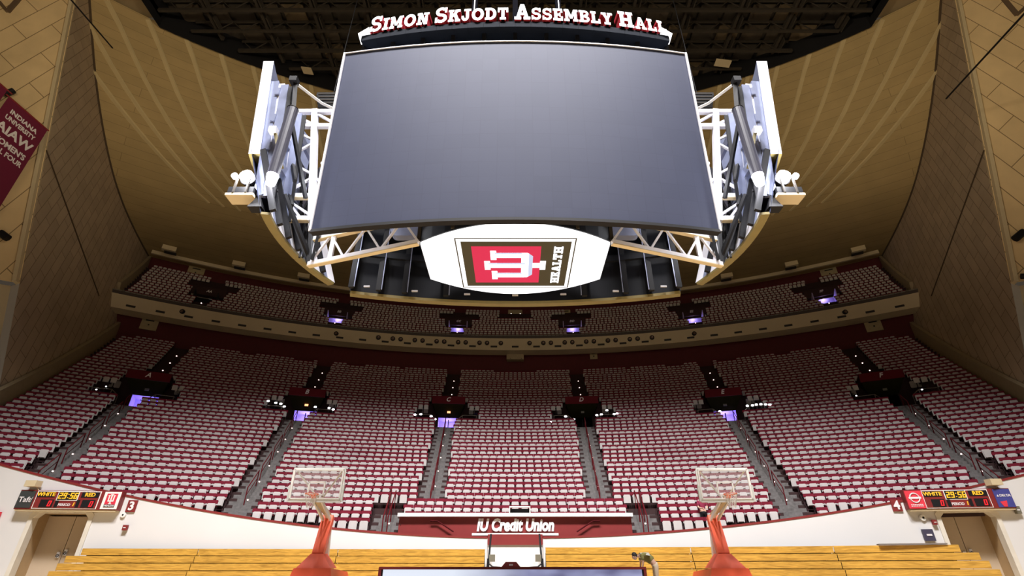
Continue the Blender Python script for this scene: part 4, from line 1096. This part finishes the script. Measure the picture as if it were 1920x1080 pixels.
    # emergency light above
    lx = X - s * -1 * 1.55 if s < 0 else X + 1.75
    lx = -21.9 if s < 0 else 21.35
    T2 = thing('emergency_light', 'cream emergency light box above the %s wall scoreboard' % side, 'light', (lx, wall_y(lx) - .30, 4.08)); b = MB(); b.box((0, 0, 0), (.5, .35, .26), m_cream_trim); b.build('housing', T2); b = MB(); b.bar((.1, .1, -.1), (.4, .15, -.4), .03, m_cream_trim); b.build('conduit', T2)
    # door frame and passage
    a_, b_ = portal(s); xm = s * (a_ + b_) / 2; ym = wall_y(xm); wd = b_ - a_
    T = thing('doorway', 'tan recessed passage doorway with white frame under the %s wall scoreboard' % side, 'doorway', (xm, ym, 0), an); T['kind'] = 'thing'
    m_fr = mat('off white frame', (.66, .62, .54), .6)
    b = MB(); hw = wd / 2
    out = [(-hw - .12, 0), (-hw - .12, PZ - .1), (-hw + .12, PZ + .12), (hw - .12, PZ + .12), (hw + .12, PZ - .1), (hw + .12, 0)]
    inn = [(-hw + .06, 0), (-hw + .06, PZ - .25), (-hw + .26, PZ - .05), (hw - .26, PZ - .05), (hw - .06, PZ - .25), (hw - .06, 0)]
    for k in range(5):
        for yy in (-.06,):
            b.raw([(out[k][0], -.06, out[k][1]), (out[k + 1][0], -.06, out[k + 1][1]), (inn[k + 1][0], -.06, inn[k + 1][1]), (inn[k][0], -.06, inn[k][1]), (out[k][0], .3, out[k][1]), (out[k + 1][0], .3, out[k + 1][1]), (inn[k + 1][0], .3, inn[k + 1][1]), (inn[k][0], .3, inn[k][1])], [(0, 1, 2, 3), (3, 2, 6, 7), (0, 4, 5, 1)], m_fr)
    b.build('frame', T)
    b = MB(); D = 1.1
    b.box((-hw, D / 2 + .3, PZ / 2), (.08, D, PZ), m_beige_in); b.box((hw, D / 2 + .3, PZ / 2), (.08, D, PZ), m_beige_in); b.box((0, D / 2 + .3, PZ), (wd, D, .08), m_beige_in); b.box((0, D + .3, PZ / 2), (wd, .08, PZ), m_beige_in); b.build('passage', T)
    # closed double door set back in the passage
    for q in (-1, 1):
        b = MB(); b.box((q * hw * .5, 1.0, PZ / 2 - .05), (hw - .03, .06, PZ - .12), m_beige); lf = b.build('door_leaf', T)
        b = MB(); b.box((q * .14, .93, 1.35 if q > 0 else 1.25), (.12, .05, .24), m_steelwhite); b.torus((q * .14, .89, 1.32 if q > 0 else 1.22), .05, .015, m_black, 12, 5, Matrix.Rotation(PI / 2, 3, 'X')); b.build('pull_handle', lf)
    # small wall fittings
    if s < 0:
        items = [(-23.7, 2.62, .5, .50, m_greenbox, 'grey control box on the wall under the left scoreboard end', 'wall_box'), (-22.95, 2.75, .22, .32, mat('red sign', (.68, .035, .06)), 'small red notice on the wall above the left doorway corner', 'wall_notice'),
                 (-17.55, 2.32, .20, .22, m_maroon, 'small maroon alarm box on the white wall near the left doorway', 'alarm_box'), (-17.85, 2.85, .22, .22, m_white, 'white round fitting by the left scoreboard corner', 'wall_fitting')]
    else:
        items = [(18.2, 2.70, .26, .26, m_white, 'white round speaker with dark centre by the right scoreboard', 'wall_speaker'), (18.56, 2.50, .18, .2, m_maroon, 'small maroon alarm box beside the right doorway frame', 'alarm_box'), (18.15, 2.0, .42, .46, mat('navy plaque', (.05, .045, .08), .5), 'dark navy plaque on the white wall beside the right doorway', 'plaque'), (21.95, 2.95, .22, .3, m_greenbox, 'grey notice on the wall under the right scoreboard end', 'wall_notice')]
    for x_, z_, w_, h_, m_, lb, nm in items:
        b = MB(); y_ = wall_y(x_)
        if 'round' in lb:
            b.tube((x_, y_, z_), (x_, y_ - .08, z_), w_ / 2, m_, 14); b.tube((x_, y_, z_), (x_, y_ - .1, z_), w_ / 6, m_black, 8)
        else:
            b.box((x_, y_ - .10, z_), (w_, .10, h_), m_, rz=an); b.box((x_, y_ - .16, z_), (w_ * .5, .02, h_ * .15), m_print, rz=an)
        tag(b.build(nm), lb, nm.replace('_', ' '))

# centre gap: recessed white wall, maroon block with sponsor lettering, ledge
mb = MB(); mb.box((0, 27.05, .85), (3.2, .1, 1.75), m_white_wall); mb.box((-1.32, 26.7, .85), (.06, .7, 1.7), m_white_wall); mb.box((1.32, 26.7, .85), (.06, .7, 1.7), m_white_wall); struct(mb, 'wall_centre_recess')
T = thing('sponsor_wall', 'long maroon panel lettered IU Credit Union below the lowest centre seats', 'banner', (0, 27.0, 0))
b = MB(); b.box((0, .1, 2.37), (11.3, .12, 1.1), m_maroon); b.box((0, -.02, 1.92), (2.62, .1, .45), m_maroon); b.build('panel', T)
b = MB(); b.box((0, .05, 3.0), (11.4, .5, .16), m_white); b.build('ledge', T)
b = MB(); b.box((0, -.03, 2.15), (4.15, .06, .10), m_white); b.build('underline', T)
b = MB(); text(b, 'IU Credit Union', .72, Matrix.Identity(3), (.0, -.02, 2.53), m_print, .06, .035, .18, sx=.78); b.build('lettering', T)
b = MB()
for s in (-1, 1): b.path([(s * 4.1, -.12, 2.72), (s * 3.75, -.12, 2.72), (s * 2.95, -.12, 2.25)], .035, mat('dark maroon rail', (.06, .006, .008), .9, spec=.1))
b.build('grab_rail', T)
b = MB(); b.box((.8 - 0, 26.95, 3.19), (1.05, .30, .05), m_white); b.box((.3, 26.95, 3.05), (.05, .3, .3), m_white); b.box((1.3, 26.95, 3.05), (.05, .3, .3), m_white)
b.v = [(x - .8 + .22, y, z + .16) for x, y, z in b.v]; b.box((.22, 27.1, 3.18), (.95, .03, .22), m_black); tag(b.build('camera_hatch'), 'white framed camera hatch with dark opening on the centre ledge', 'hatch')
for s in (-1, 1):
    T = thing('folding_stand', 'black folding support with grey box beside the centre recess, %s one' % ('left' if s < 0 else 'right'), 'stand', (s * 1.15, 25.7, 0))
    b = MB(); b.tube((s * .1, 0, .02), (s * -.02, .55, 2.12), .045, m_black); b.build('pole', T)
    b = MB(); b.box((-s * .12, -.05, 1.12), (.26, .16, .28), m_greenbox); b.build('grey_box', T)
    b = MB(); b.path([(s * .08, -.05, .95), (-s * .15, -.15, .78), (-s * .5, -.2, .76)], .03, m_black); b.tube((s * .08, -.1, .02), (s * .05, -.05, 1.1), .06, m_black); b.box((s * .05, 0, .03), (.5, .5, .06), m_black); b.build('base', T)

# wooden bleachers, three units each side
for s in (-1, 1):
    cuts = [1.36, 8.15, 15.0, 18.0 if s < 0 else 18.2]
    cuts = {-1: [1.36, 7.9, 13.9, 19.45], 1: [1.36, 7.7, 13.3, 18.35]}[s]
    def bench_y(x): return wall_y(x) - (.006 * x * x if x > 0 else 0)
    up = .07 if s > 0 else 0
    for u in range(3):
        x0, x1 = cuts[u], cuts[u + 1] - .03
        T = thing('bleacher_bank', 'closed wooden bleacher bank against the white wall, %s of three on the %s' % (['innermost', 'middle', 'outermost'][u], 'left' if s < 0 else 'right'), 'bleacher', (s * (x0 + x1) / 2, 0, 0))
        cx = s * (x0 + x1) / 2
        for r in range(5):
            zb = 1.34 + up - .285 * r; e0, e1 = x0, x1
            if u == 2: e1 = x1 - (.80 if r == 0 else (.12 * (4 - r)))
            b = MB(); N = 5
            for q in range(N):
                xa, xb = s * (e0 + (e1 - e0) * q / N), s * (e0 + (e1 - e0) * (q + 1) / N)
                ya, yb = bench_y(xa) - .62 - .14 * r, bench_y(xb) - .62 - .14 * r
                b.bar((xa - cx, ya, zb), (xb - cx, yb, zb), .05, m_wood, .255)
                b.bar((xa - cx, ya + .13, zb + .115), (xb - cx, yb + .13, zb + .115), .26, m_wood, .03)
            b.build('seat_plank', T)
        b = MB()
        for q in range(6):
            xx_ = s * (x0 + .15 + (x1 - x0 - 1.2) * q / 5); y_ = bench_y(xx_)
            b.box((xx_ - cx, y_ - .30, .55), (.08, .5, 1.1), m_black)
        xa, xb = s * x0, s * x1
        N = 6
        for q in range(N):
            xa, xb = s * (x0 + (x1 - x0 - (.9 if u == 2 else 0)) * q / N), s * (x0 + (x1 - x0 - (.9 if u == 2 else 0)) * (q + 1) / N); b.bar((xa - cx, bench_y(xa) - .42, .68), (xb - cx, bench_y(xb) - .42, .68), .04, m_black, 1.30)
        b.build('frame', T)
b = MB(); xs_ = [16.4, 19.0]; b.bar((14.9, wall_y(14.9) - 1.95, 1.575), (17.2, wall_y(17.2) - 2.3, 1.575), .32, mat('grey plank', (.16, .14, .13), .6), .05); tag(b.build('loose_board'), 'grey board lying on top of the wooden bleachers near the right doorway', 'board')

# scorer's table with LED front
T = thing('scorer_table', 'long courtside table with maroon rimmed LED front', 'table', (-.1, 21.4, 0))
b = MB(); b.box((0, 0, .38), (9.7, .14, .70), mat('black cabinet2', (.02, .02, .03))); b.build('cabinet', T)
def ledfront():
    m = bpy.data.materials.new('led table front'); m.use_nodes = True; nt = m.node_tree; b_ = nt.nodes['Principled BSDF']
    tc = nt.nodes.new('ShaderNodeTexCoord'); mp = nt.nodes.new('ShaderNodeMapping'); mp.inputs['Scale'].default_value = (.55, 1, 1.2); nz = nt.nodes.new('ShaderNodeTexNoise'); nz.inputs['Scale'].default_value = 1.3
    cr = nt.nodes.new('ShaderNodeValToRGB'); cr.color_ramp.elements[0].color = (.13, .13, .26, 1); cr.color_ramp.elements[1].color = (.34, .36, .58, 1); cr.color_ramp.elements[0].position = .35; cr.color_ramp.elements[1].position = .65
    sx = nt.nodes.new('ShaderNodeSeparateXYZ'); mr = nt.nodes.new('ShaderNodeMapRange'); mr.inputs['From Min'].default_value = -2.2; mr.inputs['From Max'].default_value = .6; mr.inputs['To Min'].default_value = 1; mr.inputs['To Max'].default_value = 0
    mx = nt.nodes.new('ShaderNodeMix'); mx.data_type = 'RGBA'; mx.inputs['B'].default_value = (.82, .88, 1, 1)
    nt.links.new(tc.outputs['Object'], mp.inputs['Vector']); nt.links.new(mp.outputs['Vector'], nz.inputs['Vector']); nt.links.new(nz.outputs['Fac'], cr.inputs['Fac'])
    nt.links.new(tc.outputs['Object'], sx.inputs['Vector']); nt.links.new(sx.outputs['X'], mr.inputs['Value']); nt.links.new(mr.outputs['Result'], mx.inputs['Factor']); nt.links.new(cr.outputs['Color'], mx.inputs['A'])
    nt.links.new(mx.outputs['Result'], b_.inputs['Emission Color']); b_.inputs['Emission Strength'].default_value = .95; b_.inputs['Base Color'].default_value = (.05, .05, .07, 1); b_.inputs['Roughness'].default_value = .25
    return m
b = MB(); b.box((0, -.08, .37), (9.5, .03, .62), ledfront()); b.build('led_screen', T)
b = MB(); b.box((0, -.05, .725), (9.8, .22, .085), m_maroon); b.box((-4.86, -.05, .38), (.1, .2, .72), m_maroon); b.box((4.86, -.05, .38), (.1, .2, .72), m_maroon); b.build('rim', T)
b = MB(); b.box((0, .45, .72), (9.7, .8, .04), m_white); b.build('table_top', T)
for x in (-4.7, -1.6, 1.6, 4.7):
    b = MB(); b.box((x, .75, .36), (.06, .06, .7), m_black); b.build('leg', T)
T = thing('arrow_box', 'small maroon possession box standing on the courtside table', 'sign', (-.16, 21.75, .74))
b = MB(); b.prism([(-.38, 0), (.38, 0), (.20, .19), (-.20, .19)], .16, (0, 0, .0), Matrix.Identity(3), m_maroon); b.build('case', T)
b = MB()
for q in range(4): b.box((-.055 + q * .037, -.085, .09), (.026, .01, .055), m_print)
b.build('face_marks', T)
for x in (1.6,): pass
b = MB(); b.box((-2.3, 21.9, .752), (.9, .3, .02), m_white); tag(b.build('paper_sheet'), 'flat white papers lying on the courtside table left of the maroon box', 'papers')

# ------------------------------------------------------------------ portable basketball goals
for s in (-1, 1):
    X = {-1: -7.3, 1: 7.72}[s]; side = 'left' if s < 0 else 'right'
    T = thing('basketball_goal', 'portable basketball goal with orange red padded base in front of the bleachers, %s one' % side, 'basketball goal', (X, 19.85, 0), rad(2.5) * (-s))
    # local: board at y=0 facing -y ; mast behind
    bb = MB(); bb.box((0, 0, 3.43), (1.76, .02, 1.02), m_glass); g_ = bb.build('glass', T)
    b = MB(); t_ = .05
    for (c, d) in (((0, -.02, 3.93), (1.83, .05, t_)), ((0, -.02, 2.93), (1.83, .05, t_)), ((-.89, -.02, 3.43), (t_, .05, 1.05)), ((.89, -.02, 3.43), (t_, .05, 1.05))): b.box(c, d, m_white)
    b.build('board_border', T)
    b = MB(); t_ = .05
    for (c, d) in (((0, -.02, 3.50), (.61, .03, t_)), ((-.28, -.02, 3.28), (t_, .03, .46)), ((.28, -.02, 3.28), (t_, .03, .46)), ((0, -.02, 3.06), (.61, .03, t_))): b.box(c, d, m_white)
    b.build('target_square', T)
    b = MB(); m_pad = mat('pale pad', (.62, .64, .62), .6)
    b.rbox((0, .02, 2.86), (1.90, .09, .10), .04, m_pad); b.box((-.955, .02, 3.12), (.09, .09, .55), m_pad); b.box((.955, .02, 3.12), (.09, .09, .55), m_pad); b.box((.94, .04, 3.5), (.06, .05, .9), m_white); b.box((-.94, .04, 3.5), (.06, .05, .9), m_white); b.box((0, .04, 3.98), (1.9, .05, .06), m_white); b.build('board_padding', T)
    b = MB(); b.torus((0, -.40, 3.05), .229, .014, m_rimorange, 28, 6); b.box((0, -.09, 3.0), (.18, .18, .12), m_rimorange); b.bar((-.08, -.1, 3.0), (-.15, -.26, 3.04), .03, m_rimorange); b.bar((.08, -.1, 3.0), (.15, -.26, 3.04), .03, m_rimorange); rim_ = b.build('rim', T)
    b = MB(); N = 12
    for k in range(N):
        for lv in range(4):
            r0, r1 = .225 - .03 * lv, .225 - .03 * (lv + 1); z0, z1 = 3.03 - .11 * lv, 3.03 - .11 * (lv + 1)
            a0 = 2 * PI * (k + .5 * (lv % 2)) / N
            for dlt in (-.5, .5):
                a1 = a0 + dlt * 2 * PI / N
                b.tube((r0 * math.cos(a0), -.40 + r0 * math.sin(a0), z0), (r1 * math.cos(a1), -.40 + r1 * math.sin(a1), z1), .006, m_net, 4)
    b.build('net', rim_)
    b = MB(); b.bar((-.82, .06, 3.88), (0.0, .45, 2.98), .05, m_white); b.build('diagonal_brace', T)
    b = MB(); b.bar((.82, .06, 3.88), (0.12, .45, 2.98), .04, m_cream_trim); b.build('diagonal_brace', T)
    b = MB(); b.bar((0.0, .12, 2.98), (0, 2.15, 2.52), .16, m_cream_trim, .16); b.build('support_arm', T)
    b = MB(); b.bar((0.14, .12, 3.0), (.14, 2.3, 2.25), .06, m_white, .12); b.bar((-.14, .12, 3.0), (-.14, 2.3, 2.25), .06, m_white, .12); b.bar((0, .9, 2.9), (0, 2.4, 2.3), .10, m_white); b.build('linkage', T)
    b = MB(); b.bar((0, 2.75, .35), (0, 2.25, 2.35), .22, m_white, .2); b.tube((0, 2.95, .4), (0, 2.35, 2.1), .035, m_cream_trim); b.build('mast', T)
    b = MB(); b.bar((0, 1.55, 1.18), (0, 2.10, 2.52), .42, m_orange, .24); b.build('mast_padding', T)
    b = MB(); b.raw([(-.62, 1.2, .72), (.62, 1.2, .72), (.62, 2.1, .72), (-.62, 2.1, .72), (-.24, 1.45, 1.2), (.24, 1.45, 1.2), (.24, 1.9, 1.2), (-.24, 1.9, 1.2)], [(0, 1, 5, 4), (1, 2, 6, 5), (2, 3, 7, 6), (3, 0, 4, 7), (4, 5, 6, 7), (3, 2, 1, 0)], m_orange); b.build('wedge_padding', T)
    b = MB(); b.raw([(-.85, .95, .05), (.85, .95, .05), (.95, 3.3, .05), (-.95, 3.3, .05), (-.66, 1.1, .72), (.66, 1.1, .72), (.8, 3.1, .6), (-.8, 3.1, .6)], [(0, 1, 5, 4), (1, 2, 6, 5), (2, 3, 7, 6), (3, 0, 4, 7), (4, 5, 6, 7), (3, 2, 1, 0)], m_orange); b.build('base_padding', T)
    for wx in (-.7, .7):
        for wy in (1.3, 3.0):
            b = MB(); b.tube((wx - .04, wy, .06), (wx + .04, wy, .06), .06, m_black, 12); b.build('caster', T)

# ------------------------------------------------------------------ hanging banner on the left end wall
dA = Vector((-.89, -.45, 0)).normalized()
wB, hB = 3.15, 9.0
T = thing('hanging_banner', 'maroon pennant banner lettered INDIANA UNIVERSITY AIAW hanging by the left end wall', 'banner', (-36.0, 26.55, 29.45 + EYE - hB / 2), rad(86))
b = MB(); b.box((0, 0, 0), (wB, .03, hB), m_banner); b.build('cloth', T)
b = MB(); b.tube((-wB / 2 - .2, -.02, hB / 2), (wB / 2 + .1, -.02, hB / 2), .05, m_maroon, 8); b.build('top_rod', T)
b = MB(); I = Matrix.Identity(3)
text(b, 'INDIANA', .50, I, (0, -.04, hB / 2 - .85), m_print, .01, .015); text(b, 'UNIVERSITY', .50, I, (0, -.04, hB / 2 - 1.42), m_print, .01, .015, sx=.84); text(b, 'AIAW', 1.0, I, (0, -.04, hB / 2 - 2.3), m_print, .01, .03)
text(b, "WOMEN'S", .62, I, (0, -.04, hB / 2 - 3.25), m_print, .01, .02, sx=.9); text(b, 'FINAL FOUR', .55, I, (0, -.04, hB / 2 - 3.9), m_print, .01, .015, sx=.86); b.build('lettering', T)
T = thing('hanging_banner', 'dark maroon banner almost wholly cut off by the photo edge, beside the AIAW banner', 'banner', (-36.2, 23.1, 29.75 + EYE - hB / 2), rad(86))
b = MB(); b.box((0, 0, 0), (wB, .03, hB), m_banner); b.build('cloth', T)
b = MB(); b.tube((-wB / 2, -.02, hB / 2), (wB / 2 + .35, -.02, hB / 2), .05, m_maroon, 8); b.build('top_rod', T)
# floodlight bracket on the end wall above the banner and other fittings
def on_A(px, py, s=-1, off=.2):
    u = (px - 966) / 950 if s < 0 else -(px - 966) / 950; v = (540 - py) / 950; c, q = math.cos(rad(29)), math.sin(rad(29))
    d = Vector((u, c - v * q, q + v * c)); kA = nA.dot(Vector((-32.3, 30.4, 11.1))); t_ = (kA + off) / nA.dot(d); p = d * t_; return Vector((p.x if s < 0 else -p.x, p.y, p.z + EYE))
for (px, py, px2, py2, r, s, lb, nm) in ((8, 176, 26, 170, .22, -1, 'short black spotlight on the left end wall above the banner', 'wall_spotlight'), (0, 436, 15, 447, .25, -1, 'black strip light on the left end wall below the banner', 'strip_light'), (1903, 448, 1920, 434, .25, 1, 'black strip light on the right end wall', 'strip_light'), (1914, 518, 1920, 518, .2, 1, 'small black spotlight low on the right end wall', 'wall_spotlight')):
    b = MB(); b.tube(on_A(px, py, s, .55), on_A(px2, py2, s, .55), r, m_black, 8); b.tube(on_A(px, py, s, .35), on_A(px, py, s, -.1), .06, m_black, 6); tag(b.build(nm), lb, 'light')
for (s, P, nm) in ((-1, [(0, 5), (14, 22), (32, 2), (60, -30)], 'left'), (1, [(1875, -10), (1907, 28), (1925, 12), (1940, -5)], 'right')):
    b = MB(); Q = [on_A(x_, y_, s, .15) for x_, y_ in P]
    for p, q in zip(Q, Q[1:]): b.bar(p, q, .32, mat('brown frame', (.12, .08, .05), .6), .2)
    tag(b.build('wall_frame'), 'brown timber frame corner high on the %s end wall' % nm, 'frame')
# thin dark cables
for s, nm in ((-1, 'left'), (1, 'right')):
    b = MB(); a_ = Vector((s * 28.5, 22.4, 41 + EYE)) if s < 0 else Vector((29.6, 22.0, 39 + EYE)); 
    def ray3(px, py, dist):
        u = (px - 966) / 950; v = (540 - py) / 950; c, q = math.cos(rad(29)), math.sin(rad(29)); d = Vector((u, c - v * q, q + v * c)).normalized(); return d * dist + Vector((0, 0, EYE))
    pa, pb = (ray3(118, -18, 46), ray3(211, 90, 52)) if s < 0 else (ray3(1935, 10, 44), ray3(1774, 185, 52))
    b.tube(pa, pb, .06 if s > 0 else .05, m_black, 6); tag(b.build('hanging_cable'), 'thin dark steel cable slanting in front of the %s side wall' % nm, 'cable')

# ------------------------------------------------------------------ people
def skin(name, parent, pts, edges, m, sub=1, root=0):
    me = bpy.data.meshes.new(name); bm = bmesh.new(); ly = bm.verts.layers.skin.verify(); vs = []
    for i, p in enumerate(pts):
        v = bm.verts.new(p[:3]); v[ly].radius = (p[3], p[4] if len(p) > 4 else p[3]); v[ly].use_root = (i == root); vs.append(v)
    for a_, b_ in edges: bm.edges.new((vs[a_], vs[b_]))
    bm.to_mesh(me); bm.free(); me.materials.append(m); o = bpy.data.objects.new(name, me); S.collection.objects.link(o); o.parent = parent
    o.modifiers.new('Skin', 'SKIN').use_smooth_shade = True; md = o.modifiers.new('Sub', 'SUBSURF'); md.levels = md.render_levels = sub
    return o
def chain(n0, k): return [(n0 + i, n0 + i + 1) for i in range(k - 1)]
def head(parent, c, R, m=m_skin):
    b = MB(); c = Vector(c)
    b.ball((0, 0, 0), .105, m, 14, (.78, .95, 1.12)); b.ball((0, -.03, -.07), .065, m, 10, (.85, .9, .8))
    b.raw([(-.014, -.092, .01), (.014, -.092, .01), (.016, -.095, -.03), (-.016, -.095, -.03), (0, -.125, -.025)], [(0, 1, 4), (1, 2, 4), (2, 3, 4), (3, 0, 4)], m)
    for s in (-1, 1): b.ball((s * .083, .0, -.01), .026, m, 8, (.4, .8, 1.2)); b.ball((s * .034, -.088, .015), .012, m_hair, 6)
    b.box((0, -.092, -.06), (.04, .01, .008), mat('lips', (.35, .1, .09)))
    b.v = [tuple(R @ Vector(p) + c) for p in b.v]; return b
def hair(c, R):
    b = MB(); b.ball((0, .022, .03), .112, m_hair, 14, (.82, .92, 1.02)); b.v = [tuple(R @ Vector(p) + Vector(c)) for p in b.v]; return b
def hand(parent, p, d, m=m_skin):
    p = Vector(p); d = Vector(d).normalized(); sd = d.cross(Vector((0, 0, 1))).normalized(); pts = [(*p, .028, .02), (*(p + d * .07), .036, .018)]; ed = [(0, 1)]
    for i, (o_, L) in enumerate(((-.03, .068), (-.01, .078), (.01, .074), (.03, .058))):
        q = p + d * .08 + sd * o_; n = len(pts); pts += [(*q, .011), (*(q + d * L * .5 + Vector((0, 0, -.008))), .0095), (*(q + d * L + Vector((0, 0, -.03))), .008)]; ed += [(1, n), (n, n + 1), (n + 1, n + 2)]
    n = len(pts); q = p + d * .03 - sd * .04; pts += [(*q, .012), (*(q + d * .04 - sd * .015), .010)]; ed += [(0, n), (n, n + 1)]
    return pts, ed
# person bending over the table, facing left, at the right end of the table
T = thing('person', 'person in olive shirt and khaki trousers bending over the courtside table end', 'person', (5.0, 22.0, -.06))
# local x negative = towards image left; hips at x=.25
body = [(.32, 0, .92, .13, .15), (.20, 0, 1.06, .12, .15), (.02, 0, 1.17, .13, .17), (-.16, 0, 1.22, .12, .17), (-.27, 0, 1.20, .055), (-.33, 0, 1.17, .05)]
ed = chain(0, 6)
for s in (-1, 1):
    n = len(body); body += [(.33, s * .10, .86, .095), (.30, s * .11, .48, .065), (.36, s * .11, .09, .042), (.24, s * .12, .04, .04)]; ed += [(0, n)] + chain(n, 4)
    n = len(body); body += [(-.17, s * .20, 1.20, .06), (-.16, s * .22, .97, .042), (-.20, s * .18, .80, .032)]; ed += [(3, n)] + chain(n, 3)
    hp, he = hand(T, (-.20, s * .18, .79), (-1, 0, -.15)); m0 = len(body); body += hp; ed += [(n + 2, m0)] + [(a_ + m0, b_ + m0) for a_, b_ in he]
o = skin('body', T, body, ed, m_skin)
Rh = Matrix.Rotation(rad(-90), 3, 'Z') @ Matrix.Rotation(rad(35), 3, 'X')
head(T, (-.42, 0, 1.18), Rh).build('head', T, smooth=True); hair((-.42, 0, 1.18), Rh).build('hair', T, smooth=True)
sh = [(.26, 0, 1.0, .145, .17), (.18, 0, 1.07, .14, .17), (.02, 0, 1.175, .145, .19), (-.15, 0, 1.225, .135, .185), (-.23, 0, 1.215, .08)]; ed = chain(0, 5)
for s in (-1, 1): n = len(sh); sh += [(-.17, s * .21, 1.20, .075), (-.165, s * .225, 1.03, .065)]; ed += [(3, n), (n, n + 1)]
skin('shirt', T, sh, ed, m_olive_shirt)
b = MB(); b.raw([(-.22, -.14, 1.30), (-.22, .14, 1.30), (.1, .15, 1.31), (.1, -.15, 1.31), (-.2, -.2, 1.24), (-.2, .2, 1.24), (.14, .2, 1.2), (.14, -.2, 1.2)], [(0, 1, 2, 3), (0, 4, 5, 1), (1, 5, 6, 2), (3, 2, 6, 7), (0, 3, 7, 4)], m_grey_shirt); b.build('shoulder_yoke', T)
tr_ = [(.32, 0, .93, .15, .165), (.28, 0, .99, .145, .165)]; ed = [(0, 1)]
for s in (-1, 1): n = len(tr_); tr_ += [(.34, s * .10, .84, .11), (.31, s * .11, .48, .085), (.36, s * .11, .14, .065)]; ed += [(0, n)] + chain(n, 3)
skin('trousers', T, tr_, ed, m_khaki)
for s in (-1, 1):
    b = MB(); b.ball((.29, s * .11, .05), .06, m_black, 10, (2.1, .9, .8)); b.build('shoe', T)
# person standing in the lowest seats
T = thing('person', 'person in maroon shirt with black hair standing in the lowest seat rows', 'person', (9.25, 27.15, 2.0))
z0 = surf(math.hypot(9.25, 27.15 - CY)) + EYE; T.location.z = z0 - .05
body = [(0, 0, .95, .13, .11), (0, 0, 1.15, .12, .10), (0, 0, 1.34, .15, .11), (0, 0, 1.45, .06), (0, -.02, 1.53, .05)]; ed = chain(0, 5)
for s in (-1, 1):
    n = len(body); body += [(s * .09, 0, .88, .09), (s * .10, 0, .48, .06), (s * .10, .02, .08, .04), (s * .10, -.12, .04, .035)]; ed += [(0, n)] + chain(n, 4)
    n = len(body); body += [(s * .19, 0, 1.38, .055), (s * .22, -.05, 1.12, .04), (s * .12, -.26, 1.05, .03)]; ed += [(2, n)] + chain(n, 3)
    hp, he = hand(T, (s * .11, -.28, 1.05), (-s * .2, -1, 0)); m0 = len(body); body += hp; ed += [(n + 2, m0)] + [(a_ + m0, b_ + m0) for a_, b_ in he]
skin('body', T, body, ed, m_skin); Rh = Matrix.Rotation(rad(35), 3, 'Z') @ Matrix.Rotation(rad(15), 3, 'X')
head(T, (0, -.03, 1.64), Rh).build('head', T, smooth=True); hair((0, -.02, 1.655), Rh).build('hair', T, smooth=True)
sh = [(0, 0, .93, .16, .13), (0, 0, 1.15, .15, .12), (0, 0, 1.34, .175, .125), (0, 0, 1.42, .09)]; ed = chain(0, 4)
for s in (-1, 1): n = len(sh); sh += [(s * .19, 0, 1.38, .075), (s * .22, -.04, 1.16, .062)]; ed += [(2, n), (n, n + 1)]
skin('shirt', T, sh, ed, m_maroon_shirt)
tr_ = [(0, 0, .94, .15, .125), (0, 0, .98, .14, .12)]; ed = [(0, 1)]
for s in (-1, 1): n = len(tr_); tr_ += [(s * .09, 0, .84, .10), (s * .10, 0, .48, .075), (s * .10, .02, .12, .06)]; ed += [(0, n)] + chain(n, 3)
skin('trousers', T, tr_, ed, m_black)
for s in (-1, 1):
    b = MB(); b.ball((s * .10, -.05, .04), .055, m_black, 10, (.9, 2.1, .8)); b.build('shoe', T)
print('seats', len(seats), 'near', len(near))
